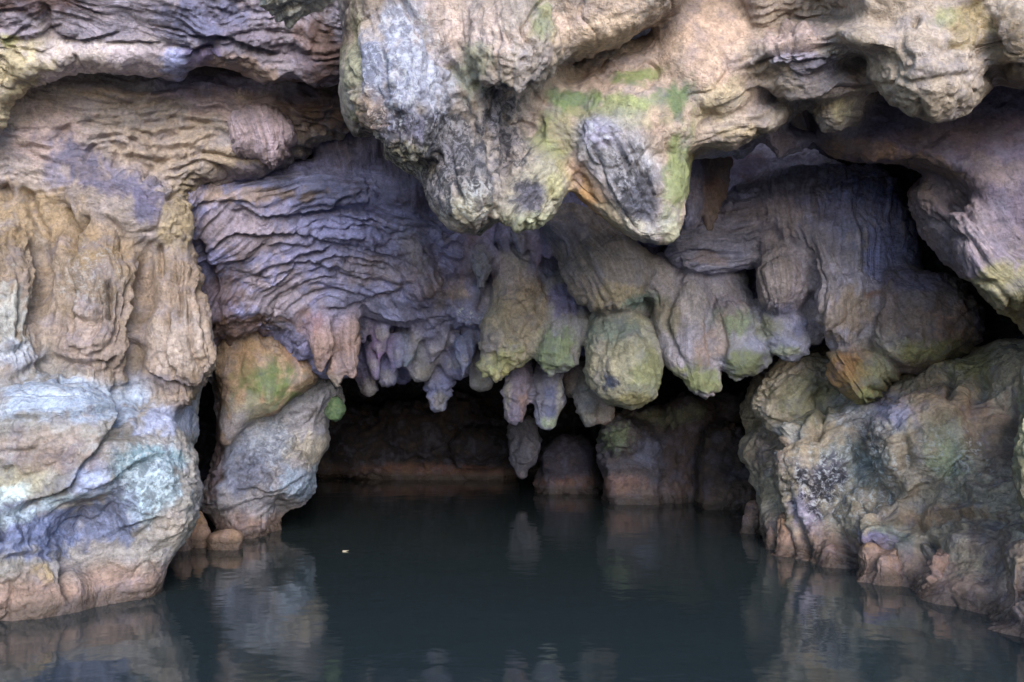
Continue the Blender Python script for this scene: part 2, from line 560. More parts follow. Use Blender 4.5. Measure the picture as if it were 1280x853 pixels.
    for src, k in ((nf.outputs[0], .017), (nm.outputs[0], .016), (nh.outputs[0], .003), (bl.outputs[0], .026), (na.outputs[0], .012)):
        x = mul(src, k * bump * 1.35)
        if hsum is None: hsum = x
        else:
            ad = node(nt, 'ShaderNodeMath', operation='ADD'); L(hsum, ad.inputs[0]); L(x, ad.inputs[1]); hsum = ad.outputs[0]
    bp = node(nt, 'ShaderNodeBump'); bp.inputs['Strength'].default_value = 1.0; bp.inputs['Distance'].default_value = 1.0
    L(hsum, bp.inputs['Height']); L(bp.outputs[0], bs.inputs['Normal'])
    return m

MAT = {'limestone': rock_material('limestone', bump=.8, rough=.76, grain=.9)}

def water_material():
    m = bpy.data.materials.new('cave_water'); m.use_nodes = True
    nt = m.node_tree; L = nt.links.new; bs = nt.nodes['Principled BSDF']
    bs.inputs['Base Color'].default_value = (.023, .032, .034, 1)
    bs.inputs['Roughness'].default_value = .07
    bs.inputs['IOR'].default_value = 1.33
    bs.inputs['Specular IOR Level'].default_value = .75
    geo = node(nt, 'ShaderNodeNewGeometry')
    mp = node(nt, 'ShaderNodeMapping'); L(geo.outputs['Position'], mp.inputs[0]); mp.inputs['Scale'].default_value = (1, 1.15, 1)
    a = node(nt, 'ShaderNodeTexNoise'); a.inputs['Scale'].default_value = 2.2; a.inputs['Detail'].default_value = 3; L(mp.outputs[0], a.inputs[0])
    b = node(nt, 'ShaderNodeTexNoise'); b.inputs['Scale'].default_value = 9; b.inputs['Detail'].default_value = 2; L(mp.outputs[0], b.inputs[0])
    b1 = node(nt, 'ShaderNodeBump'); b1.inputs['Strength'].default_value = .11; b1.inputs['Distance'].default_value = .06; L(a.outputs[0], b1.inputs['Height'])
    b2 = node(nt, 'ShaderNodeBump'); b2.inputs['Strength'].default_value = .06; b2.inputs['Distance'].default_value = .010; L(b.outputs[0], b2.inputs['Height']); L(b1.outputs[0], b2.inputs['Normal'])
    L(b2.outputs[0], bs.inputs['Normal'])
    return m
MAT['water'] = water_material()

# ------------------------------------------------------------------ setting: water, cave shell
def grid_sheet(name, x0, x1, y0, y1, z, mat):
    me = bpy.data.meshes.new(name)
    me.from_pydata([(x0, y0, z), (x1, y0, z), (x1, y1, z), (x0, y1, z)], [], [(0, 1, 2, 3)])
    me.materials.append(mat)
    o = bpy.data.objects.new(name, me); COL.objects.link(o); return o
tag(grid_sheet('water', -60, 60, -60, 30, 0, MAT['water']), 'dark still teal water flooding the cave floor', kind='structure')

def shell():
    ny, ns = 190, 330
    ky = [4.4, 6, 7.5, 9, 10, 11, 12, 14, 16.2]
    yy = np.linspace(4.4, 16.2, ny)
    Hh = np.interp(yy, ky, [6.6, 6.4, 5.8, 4.6, 3.7, 3.2, 2.9, 2.4, 2.0])
    Wd = np.interp(yy, ky, [5.6, 5.5, 5.2, 4.8, 4.5, 4.4, 4.5, 4.6, 4.6])
    s = np.linspace(0, 1, ns)
    a = math.pi * s
    e = 2 / 3.2
    cx = -np.sign(np.cos(a)) * np.abs(np.cos(a)) ** e
    cz = np.abs(np.sin(a)) ** e
    V = np.stack([Wd[:, None] * cx + .1, yy[:, None] + 0 * cx, Hh[:, None] * cz - .5], -1)
    # close the far end with a rounded back wall
    for j in range(60):
        t = (j + 1) / 60
        ring = V[ny - 1].copy()
        sc = math.cos(t * math.pi / 2) ** .55 if j < 59 else 0.0
        ring[:, 0] = .1 + (ring[:, 0] - .1) * sc
        ring[:, 2] = -.5 + (ring[:, 2] + .5) * (.25 + .75 * sc)
        ring[:, 1] = 16.2 + .5 * math.sin(t * math.pi / 2)
        V = np.concatenate([V, ring[None]], 0)
    n_y = V.shape[0]
    v = V.reshape(-1, 3)
    i = np.arange(n_y - 1)[:, None] * ns + np.arange(ns - 1)[None]
    f = np.stack([i, i + 1, i + ns + 1, i + ns], -1).reshape(-1, 4)
    n = vnormals(v, f)
    disp = .22 * fbm(v * .9, 3, 5) + .09 * (np.abs(perlin(v * 3.1)) * 2 - .6) + .04 * (np.abs(perlin(v * [4, 4, 9])) * 2 - .6)
    w = v + n * disp[:, None]
    c, mx = paint(w, v[:, 0] * 100, v[:, 2] * 100, (28, 24, 32), (), .2, None, .05)  # near-black base puts the interior's lack of light into the colour
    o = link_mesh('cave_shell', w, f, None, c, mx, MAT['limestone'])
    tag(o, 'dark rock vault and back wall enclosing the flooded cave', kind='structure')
shell()

# ------------------------------------------------------------------ rock masses
CREAM = (184, 172, 156); PINK = (176, 154, 146); GREYP = (142, 134, 146); SHADE_VIOLET = (140, 142, 180); BLUEW = (162, 174, 186)  # the violet stands for blue sky-lit shade put into the stone colour
BROWN = (134, 104, 82); TAN = (162, 138, 118); OCHRE = (156, 134, 100); MOSS = (92, 116, 62); YGREEN = (150, 148, 82)
DGREY = (88, 86, 94); DBROWN = (96, 72, 62); OLIVE = (120, 112, 72); PALE = (200, 198, 192); RUST = (140, 92, 70); GREY = (140, 138, 136)

def thing(name, label, cat, group=None, **kw):
    return rock(name, props=(label, cat, group, 'thing'), **kw)

# ===== left wall
FOLDS = [('g', [(75, 258), (84, 285), (88, 318)], 6, .18), ('g', [(106, 268), (90, 290)], 4, 0.160), ('g', [(46, 292), (55, 340), (50, 380), (42, 412)], 7, .17),
               ('g', [(186, 312), (182, 370), (174, 420), (164, 470)], 7, .20), ('g', [(136, 345), (138, 400)], 4, 0.080), ('g', [(165, 350), (160, 400), (140, 440)], 4, 0.080),
               ('g', [(208, 380), (206, 440), (220, 470)], 3, 0.070), ('g', [(236, 370), (238, 430), (252, 460)], 4, 0.070), ('l', [(180, 462), (205, 470), (240, 478), (262, 462)], 4, 0.080),
               ('g', [(200, 310), (202, 345)], 4, 0.100), ('l', [(60, 440), (100, 452), (150, 440)], 5, 0.080), ('g', [(150, 352), (152, 392), (136, 430), (110, 446)], 4, .07), ('g', [(120, 360), (124, 398), (112, 425)], 3, .05), ('g', [(88, 340), (84, 390), (90, 425)], 3, .045), ('l', [(84, 388), (110, 398), (136, 392)], 4, .05), ('l', [(74, 420), (100, 432), (128, 428)], 4, .06), ('g', [(250, 350), (254, 400), (266, 440)], 4, .06), ('g', [(222, 320), (226, 360), (224, 400)], 3, .045), ('g', [(20, 330), (26, 380), (22, 430)], 3, .05), ('l', [(-20, 430), (10, 440), (36, 426)], 4, .06), ('g', [(30, 240), (44, 270), (60, 300)], 5, .08), ('g', [(128, 270), (150, 290), (165, 330)], 4, .06)]
begin()
lb = thing('rock_buttress', 'broad pale blue-white and tan rock buttress at the left edge, rising from the water', 'rock buttress',
  elems=[P([(-230, 200), (0, 225), (60, 222), (120, 270), (190, 290), (215, 285), (226, 300), (244, 345), (256, 400), (260, 440), (254, 480), (246, 510), (245, 560), (238, 590), (226, 635), (216, 672), (202, 702), (192, 738), (184, 790), (176, 860), (-230, 880)], 6.4, .55, 62, gx=.3, gy=-.17),
         B(40, 560, 5.95, 130, 90, .5), B(180, 610, 6.35, 75, 95, .45), B(-60, 690, 5.7, 120, 90, .5), B(150, 715, 6.45, 55, 48, .3), B(20, 740, 5.95, 75, 50, .3)],
  base=(140, 134, 124), ki=.24, h=2.2, zcut=.42,
  patches=[(90, 250, 160, 60, 10, (140, 118, 86), .8), (110, 330, 90, 60, 0, (142, 118, 90), .6), (20, 400, 40, 70, 0, (168, 168, 160), .7),
           (60, 500, 90, 30, -4, BLUEW, .95), (170, 490, 20, 30, 0, BLUEW, .9), (215, 520, 40, 30, 0, (160, 166, 186), .9), (130, 505, 60, 22, -10, BLUEW, .8),
           (60, 560, 70, 34, 0, (148, 132, 118), .85), (20, 600, 60, 26, -8, (158, 150, 120), .7),
           (190, 575, 60, 24, -12, (132, 160, 166), .9), (185, 618, 60, 38, -20, (172, 190, 194), 1.0), (110, 595, 26, 26, -40, (160, 170, 196), .9),
           (60, 660, 80, 36, -8, (112, 122, 152), .95), (140, 650, 40, 34, -25, (116, 124, 148), .95), (10, 620, 34, 12, -15, (200, 214, 206), .8),
           (120, 560, 40, 60, 0, 'white', .25), (190, 610, 60, 50, 0, 'dark', .55), (90, 655, 110, 40, 0, 'dark', .35), (60, 492, 100, 26, -4, 'white', .6), (190, 560, 60, 20, -20, 'white', .5), (60, 632, 60, 10, -18, (176, 190, 192), .8), (235, 470, 20, 12, 0, (104, 92, 90), .7), (70, 575, 70, 16, 0, (128, 110, 98), .7),
           (205, 570, 50, 50, 0, 'white', .4), (220, 655, 30, 30, -40, (170, 156, 140), .8), (60, 715, 16, 16, 0, (176, 148, 80), .6)],
  strokes=FOLDS + [('l', [(0, 528), (60, 522), (110, 515), (146, 512)], 5, .07), ('l', [(0, 563), (36, 562), (48, 545)], 4, .04),
           ('l', [(0, 645), (40, 628), (84, 606), (104, 580), (128, 556), (146, 525), (150, 500)], 6, .11),
           ('l', [(108, 612), (150, 588), (190, 572), (222, 566)], 5, .07), ('g', [(124, 560), (140, 545), (165, 540), (180, 530)], 5, .05),
           ('l', [(0, 478), (38, 455), (62, 440), (66, 420)], 6, .09), ('l', [(62, 478), (92, 462), (120, 452), (150, 440), (168, 410)], 5, .05),
           ('g', [(142, 470), (146, 495), (150, 515), (160, 530)], 5, .08), ('g', [(172, 490), (176, 515)], 3, .04),
           ('l', [(0, 700), (50, 690), (84, 688)], 5, .06), ('l', [(92, 692), (130, 672), (168, 655), (205, 648)], 5, .05),
           ('g', [(89, 690), (87, 720), (90, 750)], 5, .16), ('g', [(0, 650), (4, 680)], 6, .15), ('g', [(110, 640), (100, 670)], 3, .04),
           ('r', [(20, 640), (80, 622), (110, 590)], 10, .03), ('g', [(0, 590), (16, 585)], 4, .05)],
  flow=[('dir', -12, 17, 80, .016, (60, 600, 240, 110))], amp=(.06, .02))
for ((pts, D, rr), lab) in (
    (([(5, 285, 7.0, 34), (0, 340, 6.85, 50), (-6, 400, 6.65, 56), (-6, 445, 6.55, 48)], 0, 0), 0),
    (([(110, 285, 7.15, 58), (114, 350, 7.02, 70), (116, 410, 6.95, 68), (108, 448, 6.94, 56)], 0, 0), 1),
    (([(196, 285, 7.35, 34), (207, 350, 7.2, 47), (216, 405, 7.1, 54), (222, 440, 7.05, 54), (212, 468, 7.05, 42)], 0, 0), 2)):
    o = rock('flowstone_lobe', [C(*pts)], (134, 117, 98), amp=(.05, .024), parent=lb, k=.2, seed=lab * 3.3,
      patches=[(110, 290, 160, 50, 8, (138, 116, 84), .85), (0, 400, 46, 60, 0, (166, 166, 156), .8), (225, 430, 45, 50, 0, (172, 156, 140), .8), (110, 420, 60, 50, 0, (158, 140, 128), .7),
               (215, 480, 60, 16, 0, (104, 94, 92), .8), (10, 445, 40, 26, 0, (172, 176, 180), .8), (110, 350, 60, 60, 0, 'white', .3)],
      flow=[('dir', 84 if lab != 1 else 97, 13, 90, .022), ('arc', 112, 360, 1, 14, 90, .012)],
      strokes=FOLDS)

thing('rippled_rock_wall', 'pinkish rippled limestone wall under the pale lip at upper left', 'rock wall',
  elems=[P([(-230, 60), (-30, 66), (60, 66), (215, 72), (430, 80), (470, 130), (440, 172), (400, 178), (372, 205), (352, 222), (300, 230), (262, 236), (240, 252), (226, 280), (224, 320), (236, 362), (210, 400), (-230, 400)], 6.95, .5, 44, gx=.16, gy=.16),
         B(120, 250, 6.75, 130, 60, .4, 20), B(205, 285, 7.1, 26, 60, .3, 12)],
  base=(148, 136, 126), h=2.4,
  patches=[(60, 180, 60, 50, 0, PINK, .7), (140, 220, 110, 26, 26, (104, 100, 118), .95), (65, 210, 24, 40, 30, (112, 108, 124), .8), (180, 255, 30, 26, 30, (96, 92, 112), .9),
           (210, 180, 90, 40, -5, (178, 158, 134), .7), (250, 110, 80, 26, 0, (140, 130, 150), .7), (300, 200, 70, 20, 0, (172, 152, 124), .6), (320, 130, 90, 20, 0, (140, 122, 118), .8),
           (30, 260, 70, 40, 20, OCHRE, .9), (225, 270, 24, 60, 10, (166, 148, 112), .8), (100, 110, 60, 16, 0, (168, 156, 140), .7), (400, 130, 50, 50, 0, DBROWN, .8), (330, 215, 50, 14, 0, (110, 104, 128), .6)],
  strokes=FOLDS + [('l', [(-20, 210), (-6, 170), (6, 140), (26, 112), (55, 95), (110, 88), (150, 87), (188, 90), (208, 98), (226, 98), (244, 88)], 6, .09), ('l', [(50, 118), (80, 122), (120, 128), (170, 124), (200, 112)], 4, .05), ('l', [(85, 140), (130, 138), (170, 122)], 4, .03), ('l', [(160, 150), (200, 148), (230, 136)], 5, .05),
           ('l', [(60, 165), (90, 155), (130, 152)], 4, .04), ('g', [(105, 205), (108, 190), (120, 180)], 3, .05), ('g', [(140, 205), (148, 190), (160, 184)], 3, .05),
           ('g', [(68, 172), (80, 163), (88, 158)], 3, .05), ('l', [(150, 172), (180, 168), (210, 160), (250, 158)], 4, .03), ('l', [(220, 148), (260, 150), (300, 152)], 4, .04),
           ('g', [(205, 255), (220, 242), (230, 238)], 3, .06), ('g', [(176, 224), (190, 212)], 3, .05), ('l', [(240, 188), (290, 196), (330, 212)], 4, .03), ('l', [(250, 120), (300, 128), (360, 134), (420, 132)], 4, .04),
           ('l', [(130, 285), (160, 262), (190, 285), (200, 300)], 4, .02), ('g', [(10, 250), (0, 235)], 8, .12), ('l', [(310, 105), (340, 102), (380, 108), (400, 122)], 4, .06)],
  flow=[('dir', 6, 13, 80, .042, (200, 150, 290, 110)), ('dir', -30, 15, 60, .014)], amp=(.05, .016), zcut=None)

thing('rock_overhang', 'dark grey-violet rock overhang with a pale curved lip across the upper left corner', 'rock overhang',
  elems=[P([(-230, -160), (470, -160), (452, 30), (440, 100), (410, 112), (370, 104), (332, 104), (300, 92), (262, 84), (240, 88), (225, 96), (206, 94), (186, 86), (150, 84), (110, 86), (75, 90), (50, 96), (24, 112), (8, 132), (0, 160), (-14, 200), (-60, 250), (-230, 300)], 6.2, .3, 22, gx=.1, gy=.35)],
  base=(146, 136, 142), h=2.3,
  patches=[(90, 78, 160, 34, 0, (196, 182, 172), 1.0), (5, 118, 46, 80, 30, (190, 176, 140), 1.0), (180, 72, 50, 14, 5, (190, 176, 178), .9), (222, 80, 20, 16, 0, (158, 164, 200), .95),
           (100, 35, 110, 18, 0, (128, 120, 126), .8), (40, 8, 90, 14, 0, (92, 70, 66), .9), (260, 25, 60, 40, 0, (104, 106, 134), .8), (300, 85, 60, 18, 10, (168, 142, 120), .85),
           (400, 80, 40, 60, 0, DBROWN, .9), (340, 60, 60, 20, 20, (128, 116, 124), .7), (10, 52, 14, 10, 0, (186, 180, 120), .8), (250, 70, 24, 12, 0, (90, 84, 124), .8)],
  strokes=[('l', [(-20, 210), (-6, 170), (6, 140), (26, 112), (55, 95), (110, 88), (150, 87), (188, 90), (208, 98), (226, 98), (244, 88)], 6, .09), ('l', [(0, 55), (24, 40), (42, 34)], 4, .06), ('l', [(72, 44), (100, 52), (130, 46), (152, 42)], 4, .07), ('g', [(58, 10), (60, 35), (66, 55)], 7, .07), ('l', [(130, 52), (165, 54), (205, 58)], 4, .05),
           ('l', [(228, 45), (275, 44), (310, 56), (352, 70)], 4, .09), ('l', [(235, 62), (265, 70), (300, 78)], 4, .06), ('g', [(240, 76), (252, 64), (266, 66)], 5, .10), ('r', [(0, 85), (40, 74), (110, 70), (190, 72)], 13, .05),
           ('g', [(200, 66), (220, 62), (238, 64)], 4, .05), ('l', [(330, 100), (352, 92), (376, 96), (402, 112)], 4, .07)],
  flow=[('dir', 8, 13, 90, .024)], amp=(.06, .02))
end(.10)
thing('rock_slab', 'small grey-white broken slab jutting down at the top left of the big stalactites', 'rock slab',
  elems=[P([(312, -70), (430, -70), (420, -5), (412, 8), (388, 18), (372, 30), (360, 30), (342, 18), (326, 4)], 5.0, .22, 14, gy=.5)],
  base=(176, 170, 156), h=2, patches=[(380, 0, 40, 20, -25, 'white', .8), (365, 10, 30, 20, 0, 'dark', .5)],
  strokes=[('g', [(370, 28), (392, 14), (415, 2)], 3, .05), ('g', [(345, 14), (366, 2)], 3, .03)], flow=[('dir', -30, 9, 60, .018)], amp=(.03, .014))

# ===== roof, upper centre and right
begin()
bs = thing('stalactite', 'huge grey-white stalactite with black stains, hanging from the top centre', 'stalactite', 'stalactites under the cave roof',
  cut=('stained_tip', 150, 1), elems=[P([(425, -160), (424, 0), (426, 60), (424, 120), (430, 158), (446, 172), (466, 170), (482, 196), (500, 208), (520, 214), (530, 238), (546, 262), (570, 286), (590, 290), (612, 282), (630, 262), (645, 225), (660, 170), (672, 108), (700, 70), (760, -160)], 5.35, .55, 60, gy=.14),
         P([(620, -160), (920, -160), (862, 0), (826, 26), (790, 46), (750, 62), (712, 78), (684, 92), (660, 120), (630, 80)], 5.1, .35, 24, gy=.3),
         B(500, 100, 5.15, 64, 110, .4, -12), B(585, 235, 5.35, 46, 60, .35), B(640, 40, 5.0, 60, 80, .35), B(652, 206, 5.62, 32, 34, .2)],
  base=(158, 146, 132), h=2.1,
  patches=[(520, 90, 64, 100, -18, (158, 160, 170), .95), (470, 90, 26, 80, -8, (136, 140, 156), .9), (590, 40, 70, 50, 40, (182, 162, 146), .9), (760, 25, 90, 36, -10, (192, 168, 146), .9),
           (520, 165, 50, 34, 10, (108, 106, 126), .9), (560, 200, 60, 40, 0, (120, 116, 112), .8), (625, 150, 34, 50, 0, (104, 100, 106), .8), (585, 255, 40, 34, 0, (158, 152, 124), .8), (460, 140, 24, 30, 0, (150, 122, 90), .8), (440, 60, 12, 90, 0, (160, 160, 128), .8),
           (590, 85, 24, 46, 10, (126, 136, 96), .5), (680, 30, 14, 30, 0, (120, 130, 84), .7), (590, 80, 20, 40, 0, 'fuzz', .15), (540, 200, 110, 90, 0, 'dark', .9), (560, 210, 80, 60, 0, (112, 110, 112), .7), (625, 160, 40, 60, 0, 'dark', .95), (600, 250, 50, 40, 0, 'dark', .5),
           (505, 80, 60, 90, -15, 'white', .55), (480, 100, 70, 110, -15, 'dark', .35), (480, 120, 30, 80, -10, 'dark', .5), (590, 255, 40, 34, 0, 'white', .5), (760, 40, 80, 30, -20, (196, 172, 140), .6), (505, 200, 34, 30, 0, (168, 162, 130), .6)],
  strokes=[('g', [(436, 30), (444, 75), (450, 110), (462, 150), (480, 196)], 5, .06), ('r', [(455, 20), (458, 80), (468, 130), (488, 190)], 8, .03), ('g', [(472, 55), (478, 90), (484, 130)], 4, .05),
           ('l', [(495, -10), (530, 42), (566, 84), (582, 114), (590, 150)], 5, .05), ('g', [(498, -5), (530, 40), (566, 82), (584, 115)], 4, .05), ('g', [(614, 130), (612, 180), (616, 230)], 5, .05), ('g', [(640, 120), (634, 170), (632, 230)], 6, .06),
           ('g', [(595, 120), (592, 170), (590, 240)], 4, .04), ('l', [(500, 205), (530, 200), (560, 160)], 4, .03), ('g', [(560, 170), (566, 220), (580, 262)], 4, .04), ('r', [(584, 0), (588, 40), (590, 80)], 6, .02), ('g', [(668, 110), (660, 160), (648, 220)], 7, .03)],
  flow=[('dir', 78, 17, 90, .022, (545, 150, 150, 190))], amp=(.05, .022))
rock('stalactite_toe', [P([(622, 268), (634, 240), (655, 214), (682, 200), (706, 212), (712, 236), (700, 258), (684, 282), (668, 288), (650, 288), (634, 284)], 5.55, .2, 16)],
  (158, 152, 128), parent=bs, h=1.9, patches=[(662, 246, 22, 22, -30, (96, 92, 100), .95), (662, 246, 26, 26, 0, 'dark', .8), (665, 280, 40, 14, 0, (186, 186, 150), .8), (700, 230, 20, 24, 0, (164, 158, 110), .7)],
  strokes=[('g', [(640, 284), (648, 262), (672, 236)], 3, .04), ('g', [(655, 286), (662, 268)], 3, .04), ('g', [(690, 226), (684, 262), (670, 284)], 3, .03)], flow=[('dir', -52, 9, 60, .014)], amp=(.03, .014))

ms = thing('stalactite', 'wide peach and green-mossy stalactite with a black-stained slab, right of the big grey one', 'stalactite', 'stalactites under the cave roof',
  elems=[P([(648, 130), (672, 104), (720, 80), (780, 56), (830, 30), (880, -40), (910, -160), (1010, -160), (990, 20), (962, 62), (950, 86), (936, 112), (912, 140), (878, 166), (866, 190), (864, 225), (858, 262), (846, 288), (828, 306), (808, 302), (796, 280), (776, 262), (756, 240), (738, 208), (718, 198), (704, 216), (690, 232), (664, 226), (648, 190)], 5.72, .5, 36, gx=.02, gy=.1),
         B(790, 150, 5.5, 85, 60, .35), B(890, 70, 5.56, 74, 80, .35), B(700, 150, 5.6, 46, 56, .3), B(838, 230, 5.62, 24, 70, .2)],
  base=(168, 148, 128), h=2.1,
  patches=[(900, 70, 60, 60, 0, (198, 170, 146), .9), (760, 90, 100, 26, -14, (186, 160, 138), .8), (712, 122, 38, 22, 0, (104, 124, 78), .95), (800, 92, 34, 14, -10, (124, 138, 76), .85), (846, 125, 24, 30, 40, (96, 116, 76), .95), (792, 130, 50, 14, 5, (132, 144, 86), .8),
           (850, 215, 22, 70, 4, (138, 146, 90), .9), (690, 180, 36, 44, 0, (146, 150, 92), .9), (720, 165, 30, 30, 0, (164, 148, 110), .8), (822, 150, 20, 22, 0, (188, 162, 138), .9), (770, 145, 50, 18, 0, (150, 148, 108), .6),
           (712, 122, 40, 26, 0, 'fuzz', .45), (846, 125, 26, 34, 40, 'fuzz', .45), (800, 92, 34, 14, -10, 'fuzz', .5), (850, 220, 20, 60, 0, 'fuzz', .4), (690, 175, 34, 40, 0, 'fuzz', .35), (840, 285, 20, 24, 0, (176, 176, 140), .7), (900, 130, 50, 30, -30, (184, 168, 130), .7)],
  strokes=[('g', [(716, 196), (732, 204), (746, 222)], 5, .08), ('r', [(690, 96), (760, 74), (830, 40)], 10, -.03), ('g', [(828, 170), (836, 200), (838, 240)], 5, .02), ('l', [(880, 140), (920, 125), (950, 108)], 4, .02)],
  flow=[('dir', 30, 16, 70, .007)], amp=(.05, .012))
rock('stained_slab', [P([(720, 158), (738, 146), (768, 146), (796, 162), (806, 188), (818, 210), (828, 232), (828, 262), (824, 290), (816, 306), (800, 300), (784, 284), (766, 258), (748, 226), (738, 204), (722, 194)], 5.55, .14, 12, gx=.05, gy=.1)],
  (140, 138, 140), parent=ms, h=1.8,
  patches=[(750, 168, 34, 24, 20, (140, 138, 156), .9), (805, 245, 30, 50, -10, (78, 80, 90), .95), (790, 235, 40, 60, -20, 'dark', .95), (770, 205, 40, 40, 30, 'dark', .6), (750, 170, 34, 24, 0, 'white', .6), (800, 290, 26, 16, 20, (198, 192, 170), .9), (810, 190, 16, 30, -20, (186, 186, 186), .7)],
  strokes=[('g', [(735, 180), (752, 205), (762, 240), (782, 272), (806, 292)], 4, .05), ('g', [(765, 165), (785, 210), (800, 240)], 4, .03), ('r', [(796, 165), (806, 195)], 4, .03), ('g', [(786, 276), (800, 268), (815, 272)], 3, .03), ('g', [(742, 190), (756, 182), (770, 190)], 4, .03)],
  flow=[('dir', 58, 9, 60, .02)], amp=(.03, .022))
rock('tan_underlayer', [P([(708, 204), (722, 198), (742, 216), (766, 254), (792, 284), (800, 296), (784, 292), (756, 278), (732, 256), (716, 236)], 5.72, .16, 10)],
  (172, 134, 88), parent=ms, h=1.7, patches=[(720, 210, 16, 14, 0, (150, 110, 84), .8), (770, 275, 30, 12, 40, (176, 158, 120), .8)], strokes=[('g', [(716, 222), (728, 240), (748, 256)], 3, .035), ('g', [(728, 218), (736, 238)], 3, .03), ('g', [(738, 216), (756, 250), (780, 282)], 3, .03)],
  flow=[('dir', 50, 8, 60, .014)], amp=(.02, .01))

thing('lumpy_flowstone', 'cream lumpy flowstone ledges between the mossy stalactite and the rounded lobe', 'flowstone',
  elems=[P([(930, -160), (1110, -160), (1112, 60), (1104, 100), (1094, 124), (1078, 136), (1066, 158), (1050, 166), (1036, 158), (1028, 148), (1012, 138), (992, 144), (976, 162), (936, 168), (900, 182), (868, 194), (872, 174), (904, 146), (940, 112), (952, 90), (936, 70)], 5.6, .42, 20, gy=.4),
         B(1052, 138, 5.72, 34, 28, .25, -30), B(1010, 62, 5.4, 74, 30, .25, -8), B(1030, 100, 5.55, 74, 28, .25, 5), B(920, 158, 5.8, 64, 22, .25, -18)],
  base=(162, 147, 130), h=2.1,
  patches=[(1000, 50, 60, 20, -5, (186, 162, 150), .8), (1010, 80, 50, 16, 10, (144, 138, 150), .8), (950, 130, 50, 16, -15, (140, 132, 136), .7), (1040, 110, 50, 20, 0, (160, 146, 140), .7), (1050, 140, 26, 20, 0, (186, 170, 130), .8), (930, 165, 40, 12, -10, (178, 160, 126), .8), (1080, 100, 24, 24, 0, (120, 98, 90), .7)],
  strokes=[('l', [(950, 82), (980, 62), (1030, 48), (1064, 44), (1080, 30)], 4, .09), ('l', [(985, 62), (1020, 56), (1050, 60), (1090, 78)], 5, .08), ('g', [(945, 84), (965, 76)], 5, .09), ('l', [(915, 124), (948, 112), (985, 122), (1020, 120), (1050, 108), (1082, 112)], 4, .08), ('g', [(1055, 20), (1068, 36), (1080, 42)], 5, .09), ('g', [(1000, 60), (1020, 66), (1040, 60)], 4, .04)],
  flow=[('dir', -12, 13, 60, .02)], amp=(.05, .02))
thing('flowstone_lobe', 'big rounded cream lobe with small pits hanging from the upper right roof', 'flowstone',
  elems=[P([(1020, -160), (1440, -160), (1440, 110), (1300, 112), (1252, 104), (1232, 110), (1222, 126), (1204, 140), (1180, 148), (1158, 154), (1138, 146), (1118, 126), (1112, 100), (1098, 78), (1072, 66), (1046, 58), (1034, 42), (1062, 30)], 5.1, .5, 34, gy=.25),
         B(1168, 62, 5.02, 84, 88, .5), B(1090, 50, 5.05, 50, 20, .25, 12), B(1290, 40, 5.0, 70, 66, .4)],
  base=(160, 146, 128), h=2.2,
  patches=[(1160, 110, 60, 40, 0, (184, 166, 142), .7), (1215, 30, 40, 40, 0, (140, 122, 78), .8), (1270, 60, 50, 60, 0, (116, 100, 76), .9), (1180, 20, 26, 16, 0, (136, 138, 92), .7), (1150, 90, 70, 60, 0, 'dark', .12)],
  strokes=[('g', [(1138, 30), (1148, 18)], 4, .06), ('g', [(1180, 50), (1205, 60), (1225, 80)], 4, .025), ('g', [(1236, 20), (1234, 50), (1240, 78)], 8, .10), ('g', [(1236, 100), (1262, 90), (1280, 94)], 5, .07), ('g', [(1112, 96), (1140, 104), (1180, 96), (1226, 92)], 4, .02), ('g', [(1150, 120), (1154, 145)], 4, .03)],
  flow=[('dir', 15, 20, 60, .01)], amp=(.045, .012))
thing('rock_recess', 'smooth dark brown-violet recess roof below the rounded cream lobe at right', 'rock recess',
  elems=[P([(1000, 70), (1460, 60), (1460, 340), (1300, 320), (1230, 260), (1190, 226), (1150, 216), (1110, 206), (1070, 206), (1040, 196), (1018, 180), (1004, 150)], 6.35, .5, 30, gy=-.1, gx=-.1)],
  base=(94, 84, 98), h=2.4, patches=[(1080, 190, 70, 18, 4, (140, 112, 92), .8), (1170, 210, 60, 16, 10, (130, 108, 82), .6), (1260, 220, 60, 30, 0, (124, 110, 108), .7)], strokes=[('l', [(1020, 180), (1060, 196), (1110, 196), (1160, 206)], 8, .04)], flow=[('dir', 5, 24, 90, .01)], amp=(.05, .01))  # dark violet of the lobe's shadow put into the base colour
for i, (pts, D, b, lab) in enumerate([
    ([(940, 160), (985, 156), (1018, 172), (1008, 186), (990, 194), (976, 204), (966, 200), (956, 186)], 6.45, (142, 132, 146), 'blunt grey-violet tooth pointing down below the lumpy cream ledges'),
    ([(866, 188), (905, 176), (945, 180), (938, 192), (925, 204), (912, 196), (884, 202)], 6.6, (118, 122, 142), 'blue-grey ragged edge hanging just right of the mossy stalactite')]):
    thing('stalactite', lab, 'stalactite', 'stalactites under the cave roof', elems=[P(pts, D, .2, 14)], base=b, h=1.8, flow=[('dir', 80, 9, 60, .012)], amp=(.03, .012), seed=i)
